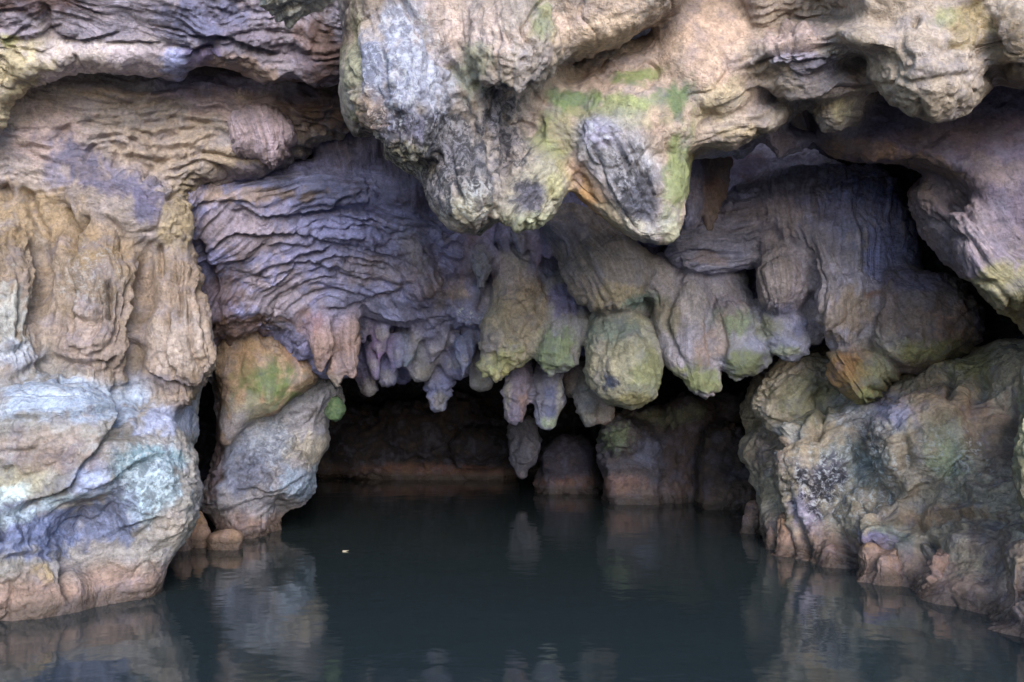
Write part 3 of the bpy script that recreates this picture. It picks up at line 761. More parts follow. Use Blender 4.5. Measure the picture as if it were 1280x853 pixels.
thing('flowstone_curtain', 'grooved grey-brown curtain hanging at the right edge, yellow-olive towards its foot', 'flowstone',
  cut=('olive_foot', 352, 1), elems=[P([(1130, 236), (1160, 214), (1230, 204), (1460, 190), (1460, 500), (1330, 460), (1290, 428), (1268, 402), (1240, 378), (1212, 352), (1184, 322), (1156, 294), (1140, 268)], 6.45, .5, 32, gx=-.25, gy=.02), B(1250, 320, 6.2, 50, 80, .3, -35)],
  base=(128, 114, 116), h=2.2,
  patches=[(1260, 360, 40, 50, -35, (146, 138, 100), .95), (1280, 395, 30, 30, 0, (148, 134, 92), .9), (1200, 250, 60, 30, 20, (118, 104, 106), .7), (1220, 290, 40, 40, -30, (150, 136, 136), .6), (1275, 230, 20, 30, 0, (112, 104, 140), .6)],
  strokes=[('g', [(1160, 262), (1185, 290), (1215, 305), (1240, 340)], 5, .05), ('g', [(1180, 250), (1220, 275), (1250, 310)], 5, .05), ('g', [(1240, 265), (1262, 300), (1285, 330)], 5, .06), ('r', [(1150, 275), (1185, 312), (1220, 350)], 9, .03)],
  flow=[('dir', 50, 9, 100, .018), ('dir', 58, 26, 120, .03)], amp=(.05, .014))

end(.12)
# ===== vault and hanging bulbs; their blue-violet bases hold sky-lit shade as colour
KNOBS = [('l', [(452, 302), (480, 320), (522, 316)], 4, .08), ('l', [(466, 346), (500, 357), (532, 346)], 4, .09), ('l', [(436, 366), (470, 374), (502, 366)], 4, .07), ('l', [(470, 392), (515, 402), (552, 394)], 4, .08), ('l', [(536, 300), (560, 322), (590, 320)], 4, .07), ('g', [(500, 330), (506, 356), (498, 380)], 4, .06), ('g', [(540, 330), (530, 360)], 4, .06), ('l', [(440, 420), (480, 430), (520, 424)], 4, .06), ('g', [(455, 385), (462, 410)], 4, .05)]
begin()
for i, (pts, D, b, lab) in enumerate([
    ([(268, 140), (320, 120), (368, 145), (370, 182), (352, 208), (340, 214), (326, 202), (308, 198), (286, 196), (274, 170)], 7.0, (170, 150, 150), 'small pinkish fan-shaped flowstone with fine upright grooves on the rippled wall'),
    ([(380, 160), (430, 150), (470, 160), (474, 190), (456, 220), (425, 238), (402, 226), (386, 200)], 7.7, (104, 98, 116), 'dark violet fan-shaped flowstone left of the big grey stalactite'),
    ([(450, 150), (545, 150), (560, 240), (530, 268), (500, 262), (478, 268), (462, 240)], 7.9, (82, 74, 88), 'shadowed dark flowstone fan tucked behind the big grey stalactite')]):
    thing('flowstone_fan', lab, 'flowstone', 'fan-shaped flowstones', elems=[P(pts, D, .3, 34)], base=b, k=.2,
      flow=[('dir', 82 if i else 76, 7, 90, .022)], amp=(.04, .012), seed=i * 2.1)

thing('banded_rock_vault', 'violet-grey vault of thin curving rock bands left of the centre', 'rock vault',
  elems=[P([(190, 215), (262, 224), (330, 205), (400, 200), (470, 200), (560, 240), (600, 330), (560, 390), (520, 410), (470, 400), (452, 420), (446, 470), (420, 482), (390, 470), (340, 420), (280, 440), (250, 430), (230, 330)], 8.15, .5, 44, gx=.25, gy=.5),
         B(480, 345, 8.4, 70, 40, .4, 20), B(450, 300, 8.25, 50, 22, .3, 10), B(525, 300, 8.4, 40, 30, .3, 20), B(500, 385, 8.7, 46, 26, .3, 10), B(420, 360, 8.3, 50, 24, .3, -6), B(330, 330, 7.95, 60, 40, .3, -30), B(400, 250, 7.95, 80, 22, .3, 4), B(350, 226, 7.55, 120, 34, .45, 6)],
  base=(138, 138, 170), h=2.2,  # base and violet blotch carry the blue cast of sky-lit shade
  patches=[(300, 280, 90, 50, 0, (158, 142, 138), .7), (430, 270, 90, 40, 0, SHADE_VIOLET, .8), (350, 370, 70, 50, 0, (160, 148, 150), .8), (430, 330, 60, 26, 0, (130, 130, 160), .7), (390, 235, 80, 24, 0, (92, 98, 124), .7),
           (270, 390, 40, 70, 0, (112, 92, 88), .8), (390, 405, 22, 20, 30, RUST, .4), (470, 340, 50, 24, 0, (150, 138, 136), .6), (300, 420, 40, 30, 0, BROWN, .8), (330, 245, 70, 12, 0, (160, 138, 116), .7), (450, 380, 60, 20, 10, (132, 134, 160), .6)],
  strokes=KNOBS + [('l', [(250, 332), (274, 302), (290, 290), (340, 290), (400, 298), (455, 308)], 4, .09), ('l', [(320, 362), (325, 342), (350, 332), (400, 330), (415, 338)], 4, .08), ('l', [(300, 258), (335, 268), (395, 266), (450, 258)], 5, .12),
           ('l', [(238, 268), (252, 254), (290, 250), (332, 256)], 4, .07), ('l', [(400, 355), (425, 362), (450, 372)], 4, .07), ('l', [(405, 386), (440, 388), (470, 372)], 4, .06), ('l', [(440, 350), (470, 368), (505, 362)], 4, .06),
           ('l', [(350, 305), (400, 312), (440, 318), (470, 330)], 3, .05), ('l', [(345, 360), (352, 345), (380, 338)], 3, .04), ('g', [(246, 300), (250, 345), (262, 380)], 10, .14), ('l', [(300, 320), (330, 306), (380, 306)], 3, .04)],
  flow=[('arc', 425, 450, 1.15, 9, 150, .034), ('arc', 425, 450, 1.15, 34, 220, .055)], amp=(.06, .016))
for i, (pts, lab) in enumerate([
    ([(396, 385, 8.6, 20), (402, 430, 8.55, 17), (401, 462, 8.55, 9)], 'rusty stub hanging under the banded vault beside the mossy buttress'),
    ([(430, 390, 8.7, 18), (437, 430, 8.65, 15), (440, 466, 8.65, 9)], 'slim pinkish finger hanging under the banded vault above the left buttress tip')]):
    thing('stalactite', lab, 'stalactite', 'stalactites under the cave roof', elems=[C(*pts)], base=(160, 136, 126), h=1.8, patches=[(395, 400, 16, 30, 0, RUST, .6)],
      flow=[('dir', 85, 9, 70, .016)], amp=(.03, .01), seed=i)

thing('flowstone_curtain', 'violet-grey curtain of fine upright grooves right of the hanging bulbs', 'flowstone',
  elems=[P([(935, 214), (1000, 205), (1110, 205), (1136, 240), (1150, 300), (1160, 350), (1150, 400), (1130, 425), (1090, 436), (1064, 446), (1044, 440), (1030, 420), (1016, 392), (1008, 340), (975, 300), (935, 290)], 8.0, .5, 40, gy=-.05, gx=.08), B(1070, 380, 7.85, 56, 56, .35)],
  base=(176, 170, 182), h=2.1,  # base lightened and blued in place of the weak sky light here
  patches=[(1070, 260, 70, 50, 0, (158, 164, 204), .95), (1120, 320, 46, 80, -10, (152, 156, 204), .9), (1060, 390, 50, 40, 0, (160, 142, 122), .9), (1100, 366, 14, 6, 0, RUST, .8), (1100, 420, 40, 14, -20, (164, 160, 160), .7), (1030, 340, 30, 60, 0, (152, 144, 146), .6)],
  strokes=[('g', [(1010, 300), (1014, 350), (1016, 390), (1030, 425)], 6, .06), ('l', [(1040, 438), (1080, 432), (1110, 415)], 4, .04), ('g', [(1095, 400), (1075, 425)], 3, .04)],
  flow=[('dir', 86, 9, 110, .030), ('dir', 80, 24, 110, .035)], amp=(.05, .012))
thing('flowstone_curtain', 'small pale scalloped curtain between the green bulbs and the violet-grey one', 'flowstone',
  elems=[P([(930, 270), (990, 255), (1016, 290), (1022, 350), (1010, 384), (996, 398), (972, 398), (956, 390), (948, 360), (944, 320)], 8.2, .4, 26), B(975, 350, 8.0, 32, 46, .3), B(1014, 398, 8.45, 26, 34, .2)],
  base=(154, 144, 146), h=2, patches=[(975, 390, 30, 10, 0, (104, 108, 140), .7), (970, 350, 26, 40, 0, (160, 148, 142), .7)],
  strokes=[('l', [(950, 332), (972, 318), (1000, 316)], 4, .05)], flow=[('dir', 86, 7, 90, .018)], amp=(.04, .012), seed=2)
thing('flowstone_lobe', 'rounded orange-brown lobe to the right of the violet-grey curtain', 'flowstone',
  elems=[P([(1090, 330), (1150, 330), (1200, 352), (1230, 384), (1234, 404), (1222, 432), (1196, 456), (1160, 470), (1120, 466), (1092, 446), (1080, 420)], 7.75, .45, 42), B(1165, 400, 7.65, 56, 54, .35)],
  base=(134, 118, 110), h=2.1, patches=[(1185, 405, 40, 36, 0, (148, 116, 96), .7), (1150, 440, 60, 20, 0, (148, 140, 84), .8), (1150, 350, 50, 22, 0, (122, 114, 140), .8), (1228, 400, 10, 40, 0, (134, 128, 156), .7), (1110, 430, 24, 20, 0, (168, 160, 146), .6)],
  flow=[('dir', 40, 11, 70, .016), ('dir', 100, 9, 60, .012)], amp=(.05, .016))
thing('flowstone_prongs', 'yellow-green ribbed tongue hanging under the violet-grey curtain onto the right bank', 'flowstone',
  elems=[P([(1036, 436), (1070, 430), (1112, 438), (1130, 460), (1116, 478), (1102, 492), (1088, 510), (1076, 512), (1060, 494), (1044, 470)], 7.95, .3, 18)],
  base=(142, 122, 82), h=1.9, patches=[(1105, 470, 26, 30, 0, (138, 138, 104), .8), (1055, 460, 16, 30, 30, (150, 112, 70), .8), (1085, 500, 20, 16, 0, (146, 150, 96), .8)],
  strokes=[('g', [(1066, 440), (1078, 470), (1096, 496)], 5, .07), ('g', [(1044, 450), (1064, 480), (1082, 508)], 3, .04), ('g', [(1054, 445), (1074, 478), (1090, 500)], 3, .04)], flow=[('dir', 55, 9, 90, .05)], amp=(.04, .015))
thing('rock_ledge', 'blue-grey layered ledges in the shade right of the mossy stalactite', 'rock ledge',
  elems=[P([(826, 286), (850, 270), (900, 252), (930, 225), (1010, 205), (1040, 240), (1010, 275), (960, 290), (936, 312), (880, 322), (836, 318)], 8.1, .4, 20), P([(826, 308), (880, 298), (945, 300), (960, 330), (900, 348), (850, 340)], 8.2, .25, 16), P([(846, 180), (1060, 170), (1060, 260), (846, 290)], 8.7, .3, 20)],
  base=(148, 146, 164), h=2.1, patches=[(940, 245, 50, 12, -12, (150, 150, 172), .8), (890, 325, 40, 12, 5, (142, 124, 112), .6), (980, 230, 40, 20, 0, (110, 104, 116), .8), (920, 205, 60, 20, 0, (92, 66, 58), .8)],
  strokes=[('l', [(840, 320), (870, 312), (905, 320), (940, 316)], 4, .07), ('l', [(900, 262), (940, 254), (980, 246), (1010, 250)], 4, .06), ('l', [(900, 282), (950, 276), (1000, 272)], 4, .06), ('l', [(848, 332), (880, 342), (925, 338)], 3, .05), ('l', [(910, 236), (960, 234), (1010, 226)], 4, .05)],
  flow=[('dir', -4, 9, 80, .03)], amp=(.04, .02))
thing('stalactite', 'short orange-brown stub in the dark gap right of the mossy stalactite', 'stalactite', 'stalactites under the cave roof',
  elems=[C((892, 200, 7.8, 22), (890, 235, 7.65, 17), (887, 264, 7.6, 12), (886, 284, 7.6, 5)), C((902, 205, 7.8, 14), (901, 240, 7.7, 9), (899, 262, 7.7, 4))], base=(112, 96, 88), h=1.7, patches=[(888, 225, 20, 16, 0, (120, 92, 80), .8)], flow=[('dir', 84, 8, 70, .014)], amp=(.025, .012))
thing('rock_slab', 'narrow grey slab standing in the gap behind the mossy stalactite', 'rock slab', elems=[P([(850, 195), (872, 190), (880, 215), (876, 282), (850, 290)], 7.3, .2, 10)], base=(122, 118, 136), h=1.8, flow=[('dir', 85, 10, 60, .014)], amp=(.03, .014))

ROOF_KNOBS = []
rk = np.random.default_rng(11)
for q in range(64):
    x, y = rk.uniform(445, 1010), rk.uniform(255, 425)
    d0 = 9.2 + .0045 * (y - 325) - rk.uniform(-.02, .30); r0 = rk.uniform(9, 21); s = rk.uniform(-6, 6)
    ROOF_KNOBS.append(C((x - s, y - 26, d0 + .08, r0), (x, y, d0, r0 * .95), (x + s, y + rk.uniform(12, 30), d0 + .02, r0 * rk.uniform(.45, .75))))
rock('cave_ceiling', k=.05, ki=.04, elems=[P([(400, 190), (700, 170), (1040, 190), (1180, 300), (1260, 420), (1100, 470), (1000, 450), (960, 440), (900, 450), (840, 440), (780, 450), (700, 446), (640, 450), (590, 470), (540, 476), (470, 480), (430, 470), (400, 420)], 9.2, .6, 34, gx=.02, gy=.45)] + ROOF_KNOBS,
  base=(116, 116, 150), patches=[(560, 280, 90, 60, 0, (112, 104, 122), .8), (500, 420, 80, 50, 0, (118, 118, 150), .8), (700, 300, 90, 50, 0, (104, 104, 124), .8)], strokes=KNOBS,  # bluish shade under the roof is put into this base colour
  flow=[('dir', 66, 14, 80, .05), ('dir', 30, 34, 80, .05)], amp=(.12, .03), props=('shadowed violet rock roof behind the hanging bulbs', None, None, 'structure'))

def stal(lab, els, base, patches=(), ang=86, ac=10, fa=.016, strokes=(), amp=(.04, .018), name='stalactite', h=1.9, mat='dripstone', seed=0, cut=None):
    return thing(name, lab, 'stalactite', 'stalactites under the cave roof', elems=els, base=base, patches=patches, strokes=strokes,
                 flow=[('dir', ang, ac, 80, fa)], amp=amp, h=h, seed=seed, cut=cut)

stal('wide grey ribbed stalactite directly behind and below the mossy one', [P([(664, 282), (700, 250), (745, 262), (800, 302), (826, 330), (812, 362), (794, 392), (760, 402), (738, 388), (722, 356), (700, 330)], 8.2, .4, 34), B(755, 340, 8.0, 54, 50, .3, 30)],
     (132, 126, 122), [(770, 370, 40, 24, 0, (160, 148, 118), .8), (700, 290, 36, 30, 30, (104, 104, 118), .8), (800, 380, 24, 12, 0, (100, 142, 136), .6)], 58, 9, .024)
stal('broad smooth blue-grey stalactite under the tip of the big grey one', [C((660, 290, 9.2, 34), (655, 330, 9.0, 40), (690, 360, 9.1, 30)), B(650, 330, 8.7, 38, 44, .3)], (116, 120, 146), [(640, 330, 20, 30, 0, (158, 148, 122), .7)], 80, 12, .012)
stal('slanting grey column left of the big grey stalactite tip', [C((476, 225, 8.3, 20), (505, 290, 8.4, 25), (534, 352, 8.5, 20))], (136, 124, 130), [(510, 300, 20, 40, -20, (156, 142, 126), .7)], 66, 9, .022)
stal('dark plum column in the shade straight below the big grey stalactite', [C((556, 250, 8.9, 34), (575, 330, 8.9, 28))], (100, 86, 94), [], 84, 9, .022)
stal('lumpy grey-violet block with a white chip, left of the yellow bulb', [B(575, 370, 8.7, 48, 40, .4, 10), B(545, 350, 8.8, 34, 30, .3), B(595, 398, 8.75, 30, 16, .2, 20), B(540, 395, 8.9, 30, 34, .3)],
     (120, 120, 146), [(570, 360, 26, 20, 0, (164, 146, 126), .8), (585, 395, 18, 12, 20, 'white', .9), (540, 370, 20, 24, 0, (124, 116, 84), .7), (605, 360, 20, 24, 0, (92, 96, 116), .8)], 40, 14, .02, [('l', [(560, 396), (585, 408), (612, 404)], 4, .06), ('g', [(612, 340), (610, 370), (600, 392)], 5, .06), ('g', [(528, 350), (540, 378), (560, 392)], 5, .05)], (.05, .03))
stal('cream-yellow bulb with a bright yellow-green underside, at the centre', [C((640, 330, 8.9, 26), (648, 380, 8.8, 36), (636, 425, 8.65, 38), (620, 458, 8.6, 18)), B(660, 400, 8.45, 34, 40, .3)],
     (158, 146, 122), [(625, 455, 46, 24, -15, (146, 144, 100), .95), (640, 470, 20, 10, 0, (182, 174, 112), .8), (640, 350, 26, 30, 0, (150, 138, 134), .7), (612, 430, 16, 20, 0, (124, 116, 116), .7), (660, 380, 24, 34, 0, (162, 146, 124), .7)], 76, 13, .016,
     [('g', [(618, 395), (630, 420), (648, 432)], 5, .05), ('g', [(612, 440), (616, 455)], 4, .05), ('g', [(660, 420), (668, 436)], 4, .04)], (.05, .03), cut=('mossy_tip', 440, 1))
stal('grey-green bulb just right of the cream-yellow one', [C((705, 372, 8.9, 34), (702, 405, 8.75, 34), (694, 440, 8.6, 29), (690, 462, 8.6, 12))], (132, 130, 130), [(695, 440, 34, 34, 0, (130, 142, 104), .9), (705, 375, 36, 22, 0, (112, 110, 146), .9), (695, 445, 30, 30, 0, 'fuzz', .25)], 84, 11, .016, cut=('mossy_tip', 425, 1))
stal('dark violet finger below the cream-yellow bulb, left of a pair', [C((648, 455, 9.2, 17), (646, 495, 9.1, 20), (644, 517, 9.1, 14))], (108, 100, 112), [(656, 505, 7, 20, 0, (134, 104, 92), .7), (634, 495, 6, 30, 0, (144, 138, 120), .6)], 88, 10, .008)
stal('dark blue-grey finger below the grey-green bulb, right of a pair', [C((688, 465, 9.2, 19), (687, 500, 9.1, 22), (684, 526, 9.1, 15))], (106, 106, 118), [(687, 490, 12, 14, 0, (80, 84, 108), .9), (684, 530, 20, 10, 0, (138, 148, 118), .8), (702, 500, 5, 30, 0, (150, 146, 122), .6), (688, 515, 10, 10, 0, (76, 82, 110), .8)], 88, 10, .008)
stal('large round yellow-green bulb with one dark blotch, the lowest at the centre right', [C((765, 392, 8.85, 30), (776, 430, 8.65, 46), (784, 464, 8.5, 46)), C((784, 468, 8.55, 40), (792, 494, 8.6, 17)), C((762, 470, 8.6, 30), (768, 494, 8.6, 12))],
     (142, 138, 114), [(765, 412, 46, 26, 0, (110, 120, 108), .9), (808, 470, 28, 40, 10, (128, 130, 92), .95), (755, 455, 22, 34, 0, (168, 158, 130), .9), (763, 480, 13, 13, 0, (70, 78, 96), 1.0), (763, 480, 16, 16, 0, 'dark', .6), (795, 500, 24, 12, 0, (150, 142, 98), .9), (800, 440, 40, 40, 0, 'fuzz', .1)], 82, 15, .012, (), (.04, .022))
stal('tall green-tipped bulb right of the large round one', [C((842, 350, 8.8, 26), (850, 390, 8.7, 38), (868, 435, 8.55, 42), (878, 476, 8.5, 22)), B(868, 375, 8.35, 22, 44, .25, 0)],
     (136, 130, 134), [(876, 475, 46, 22, 0, (128, 134, 90), .95), (862, 370, 24, 40, 0, (158, 150, 144), .8), (832, 390, 20, 44, -20, (124, 118, 96), .8), (885, 440, 18, 26, 0, (152, 128, 108), .7), (850, 470, 12, 20, -30, (158, 154, 108), .7), (876, 470, 40, 24, 0, 'fuzz', .35)], 80, 11, .02,
     [('g', [(846, 360), (835, 395), (842, 430), (862, 470)], 4, .05), ('g', [(888, 390), (890, 430), (896, 460)], 5, .06)], cut=('mossy_tip', 455, 1))
stal('mossy bulb between the tall green-tipped one and the pale scalloped curtain', [C((915, 375, 8.7, 26), (918, 405, 8.6, 36), (926, 438, 8.5, 34), (920, 465, 8.55, 13)), B(942, 440, 8.4, 24, 26, .2)],
     (134, 132, 138), [(915, 400, 30, 24, 0, (122, 134, 100), .8), (930, 455, 36, 20, -15, (122, 130, 92), .9), (912, 375, 26, 20, 0, (140, 128, 132), .8), (945, 432, 14, 10, 30, (156, 158, 178), .8), (900, 420, 10, 30, 0, (160, 140, 128), .7), (930, 450, 36, 24, 0, 'fuzz', .4)], 70, 11, .018, [('g', [(900, 390), (905, 430), (898, 460)], 4, .04)], cut=('mossy_tip', 436, 1))
stal('blue-grey pointed lobe beneath the pale scalloped curtain', [C((960, 395, 8.6, 26), (978, 412, 8.5, 32), (990, 428, 8.45, 24), (984, 440, 8.5, 12)), B(1004, 412, 8.5, 24, 20, .2, -20)], (136, 136, 148), [(960, 410, 24, 16, 0, (128, 132, 92), .8), (985, 440, 24, 8, 0, (150, 156, 120), .7), (1005, 405, 20, 14, 0, (124, 126, 154), .8)], 30, 13, .014)
stal('pale grey knob above the tall green-tipped bulb, under the brown ledge', [B(828, 352, 8.45, 40, 34, .3, 20), B(895, 352, 8.5, 40, 26, .3), B(806, 386, 8.8, 34, 30, .2)], (152, 144, 142), [(815, 380, 20, 16, 0, (120, 142, 126), .8), (905, 350, 26, 16, 0, (130, 120, 128), .7)], 60, 12, .014)
for i, (pts, b, lab) in enumerate([
    ([(465, 390, 9.6, 26), (478, 440, 9.5, 24), (486, 472, 9.5, 14)], (116, 118, 158), 'blue-violet knob at the left end of the low row, above the dark passage'),
    ([(502, 385, 9.5, 22), (508, 420, 9.45, 22), (512, 448, 9.4, 15)], (128, 132, 170), 'pale-streaked blue knob second along the low row left of centre'),
    ([(536, 405, 9.5, 22), (530, 440, 9.4, 24), (526, 462, 9.4, 16)], (134, 130, 130), 'grey-green stub in the middle of the low row left of centre'),
    ([(552, 440, 9.7, 20), (550, 480, 9.6, 20), (549, 503, 9.6, 13)], (108, 110, 136), 'lowest grey knob of the row left of centre, dipping into the dark'),
    ([(560, 420, 9.5, 26), (572, 455, 9.45, 22)], (110, 110, 138), 'shadowed lump between the lowest grey knob and the cream-yellow bulb'),
    ([(604, 455, 9.3, 20), (602, 476, 9.3, 14)], (118, 112, 108), 'small brownish nub at the left foot of the cream-yellow bulb'),
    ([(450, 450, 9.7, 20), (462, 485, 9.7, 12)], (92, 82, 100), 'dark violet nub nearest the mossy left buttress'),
    ([(712, 455, 9.5, 14), (714, 486, 9.5, 11)], (104, 92, 94), 'small dark nub between the two fingers and the large round bulb'),
    ([(735, 470, 9.5, 20), (738, 505, 9.4, 20), (738, 520, 9.4, 15)], (124, 122, 118), 'grey blunt finger under the left side of the large round bulb'),
    ([(752, 500, 9.4, 10), (756, 522, 9.4, 12)], (134, 104, 94), 'small pinkish nub next to the grey blunt finger'),
    ([(418, 425, 8.75, 15), (421, 462, 8.7, 12), (422, 480, 8.7, 7)], (150, 128, 116), 'pinkish-brown prong tucked behind the slim finger over the mossy buttress')]):
    stal(lab, [C(*pts)], b, [(pts[-1][0], pts[-1][1], 16, 14, 0, (130, 126, 112), .6)], 80, 10, .014, (), (.04, .022), h=1.7, seed=i * 1.3)

rk = np.random.default_rng(31)
for q in range(20):
    x = 448 + q * 8.2 + rk.uniform(-4, 4); y = rk.uniform(392, 446) + .12 * abs(x - 530); L = rk.uniform(16, 36); r0 = rk.uniform(7, 12); d0 = 9.2 + rk.uniform(-.22, .12)
    stal('small violet-grey drip in the crowded low fringe left of the cream-yellow bulb', [C((x, y - 18, d0 + .1, r0 * 1.25), (x + rk.uniform(-3, 3), y, d0, r0), (x + rk.uniform(-4, 4), y + L * .6, d0, r0 * rk.uniform(.35, .65)))],
         (int(rk.uniform(112, 136)), int(rk.uniform(110, 128)), int(rk.uniform(124, 150))), [(x, y, 9, 9, 0, (150, 146, 140), rk.uniform(.2, .7))], 82, 8, .014, (), (.03, .016), seed=q * .7)
for q in range(9):
    x = rk.uniform(565, 720); y = rk.uniform(285, 345); r0 = rk.uniform(9, 15); d0 = 8.75 + rk.uniform(-.15, .15)
    stal('small grey nub on the shaded roof just below the big grey stalactite tip', [C((x, y - 20, d0 + .1, r0), (x + rk.uniform(-4, 4), y, d0, r0 * .95), (x + rk.uniform(-6, 6), y + 16, d0, r0 * .5))],
         (int(rk.uniform(110, 136)), int(rk.uniform(108, 126)), int(rk.uniform(124, 152))), (), 76, 8, .016, (), (.03, .016), seed=q * .9 + 30)
end(.04)
# ===== second left buttress
begin()
l2 = thing('rock_buttress', 'narrower mossy rock buttress standing behind the pale one at the left', 'rock buttress',
  elems=[P([(258, 430), (330, 440), (380, 455), (425, 470), (436, 500), (420, 518), (411, 532), (415, 552), (402, 578), (394, 596), (394, 616), (376, 632), (352, 642), (340, 664), (334, 720), (262, 730), (262, 690), (272, 662), (262, 640), (244, 630), (270, 560), (266, 500)], 9.25, .5, 34, gx=.35),
         B(310, 650, 9.55, 42, 34, .25), B(330, 590, 9.0, 60, 46, .35)],
  base=(150, 146, 146), h=2, zcut=.36,
  patches=[(330, 560, 60, 30, 0, (158, 166, 178), .8), (300, 590, 40, 40, 0, (128, 134, 152), .8), (385, 560, 30, 30, 0, (186, 174, 150), .8), (375, 605, 30, 24, 0, (150, 168, 184), .8), (350, 590, 60, 60, 0, 'dark', .4), (300, 480, 40, 40, 0, (150, 132, 112), .7), (340, 545, 60, 30, 0, 'white', .4), (268, 560, 14, 90, 8, (104, 84, 80), .9)],  # the last brown-grey strip paints the shade on the crevice side
  strokes=[('l', [(275, 602), (305, 584), (330, 570), (350, 574), (385, 548)], 4, .07), ('l', [(340, 588), (352, 565), (375, 548)], 4, .06), ('g', [(300, 620), (330, 605), (345, 590)], 4, .05), ('l', [(295, 612), (340, 616), (392, 592)], 4, .06), ('l', [(268, 640), (310, 628), (360, 622)], 4, .05), ('g', [(352, 620), (346, 640)], 5, .08)],
  flow=[('dir', -25, 13, 60, .022)], amp=(.05, .02))
rock('overhanging_slab', [P([(270, 395), (320, 398), (362, 418), (388, 446), (402, 470), (396, 482), (372, 492), (350, 506), (322, 524), (300, 540), (288, 552), (276, 558), (272, 500), (266, 440)], 8.75, .32, 26, gx=.2), B(320, 490, 8.75, 45, 34, .25)],
  (156, 132, 104), parent=l2, h=2, patches=[(335, 478, 46, 40, 25, (104, 122, 70), .95), (310, 440, 30, 40, 0, (150, 122, 90), .8), (370, 440, 30, 20, 40, BROWN, .8), (310, 515, 40, 26, -30, (170, 164, 138), .8), (335, 480, 50, 44, 0, 'fuzz', .45), (290, 530, 26, 20, 0, (164, 156, 158), .8)],
  strokes=[('g', [(336, 440), (332, 416), (345, 404)], 4, .06), ('g', [(300, 420), (296, 460)], 5, .03)], flow=[('dir', 70, 15, 60, .014)], amp=(.05, .016))
rock('moss_cushion', [B(420, 503, 9.0, 9, 9, .1), B(416, 513, 9.0, 10, 9, .1), B(424, 512, 9.05, 7, 9, .1), B(419, 522, 9.05, 6, 6, .06)], (84, 110, 72), parent=l2, h=1.4, patches=[(419, 508, 24, 24, 0, 'fuzz', .45)], amp=(.03, .03))

end(.05)
for i, (els, b, lab) in enumerate([
    ([C((230, 648, 8.75, 10), (226, 678, 8.6, 17), (224, 705, 8.55, 20))], (146, 112, 88), 'upright brown stone in the water beside the pale left buttress'),
    ([C((248, 645, 8.9, 8), (250, 668, 8.75, 11), (246, 700, 8.7, 14))], (162, 128, 90), 'small tan stone wedged between the two left buttresses'),
    ([P([(256, 672), (272, 662), (298, 660), (306, 668), (304, 682), (300, 700), (262, 700)], 8.5, .16, 10)], (176, 148, 104), 'flat yellow-tan stone at the waterline under the mossy buttress')]):
    thing('boulder', lab, 'boulder', 'boulders along the waterline', elems=els, base=b, h=1.6, amp=(.03, .012), seed=i * 1.7, patches=[(290, 672, 14, 8, 0, (190, 160, 90), .7)])

# ===== back of the cave; bases darkened, standing in for fading daylight
begin()
for i, (els, b, pt_, lab) in enumerate([
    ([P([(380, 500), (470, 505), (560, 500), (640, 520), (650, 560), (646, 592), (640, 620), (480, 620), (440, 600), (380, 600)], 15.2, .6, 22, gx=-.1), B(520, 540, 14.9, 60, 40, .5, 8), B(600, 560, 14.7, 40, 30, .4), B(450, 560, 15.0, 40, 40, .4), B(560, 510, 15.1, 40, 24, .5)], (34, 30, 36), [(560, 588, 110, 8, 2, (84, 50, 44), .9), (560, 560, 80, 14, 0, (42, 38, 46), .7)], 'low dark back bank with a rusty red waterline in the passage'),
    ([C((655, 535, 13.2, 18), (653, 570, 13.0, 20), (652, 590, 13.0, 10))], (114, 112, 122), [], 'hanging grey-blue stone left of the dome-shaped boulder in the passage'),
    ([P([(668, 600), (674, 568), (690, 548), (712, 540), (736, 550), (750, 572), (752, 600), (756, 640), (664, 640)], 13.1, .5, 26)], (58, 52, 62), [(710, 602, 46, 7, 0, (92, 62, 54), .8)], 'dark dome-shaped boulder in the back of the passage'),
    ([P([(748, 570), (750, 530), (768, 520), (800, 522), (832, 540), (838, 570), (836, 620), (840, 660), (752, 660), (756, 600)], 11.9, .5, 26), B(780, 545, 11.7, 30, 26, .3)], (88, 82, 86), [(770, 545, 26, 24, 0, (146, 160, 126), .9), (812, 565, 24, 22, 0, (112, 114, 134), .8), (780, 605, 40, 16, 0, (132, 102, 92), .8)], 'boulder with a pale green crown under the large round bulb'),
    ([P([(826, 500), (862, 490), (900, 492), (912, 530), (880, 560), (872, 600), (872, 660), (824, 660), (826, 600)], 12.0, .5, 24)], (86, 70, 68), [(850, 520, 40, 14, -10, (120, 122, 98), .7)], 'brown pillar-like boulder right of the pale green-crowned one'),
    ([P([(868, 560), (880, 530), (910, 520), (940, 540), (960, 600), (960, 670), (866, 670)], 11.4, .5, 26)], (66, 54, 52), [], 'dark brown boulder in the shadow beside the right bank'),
    ([P([(740, 520), (790, 505), (850, 510), (900, 480), (940, 500), (920, 540), (850, 545), (780, 540)], 12.3, .4, 20)], (88, 80, 78), [(830, 520, 60, 12, -8, (124, 124, 92), .7)], 'brown-green ledge resting over the boulders at the back of the passage')]):
    nm = ['rock_bank', 'stalactite', 'boulder', 'boulder', 'boulder', 'boulder', 'rock_ledge'][i]
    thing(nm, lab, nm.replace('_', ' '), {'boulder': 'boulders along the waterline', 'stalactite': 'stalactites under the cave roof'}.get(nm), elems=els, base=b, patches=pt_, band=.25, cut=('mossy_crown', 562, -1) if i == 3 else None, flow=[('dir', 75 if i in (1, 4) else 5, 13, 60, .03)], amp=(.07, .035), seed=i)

end(.10, 2.6)
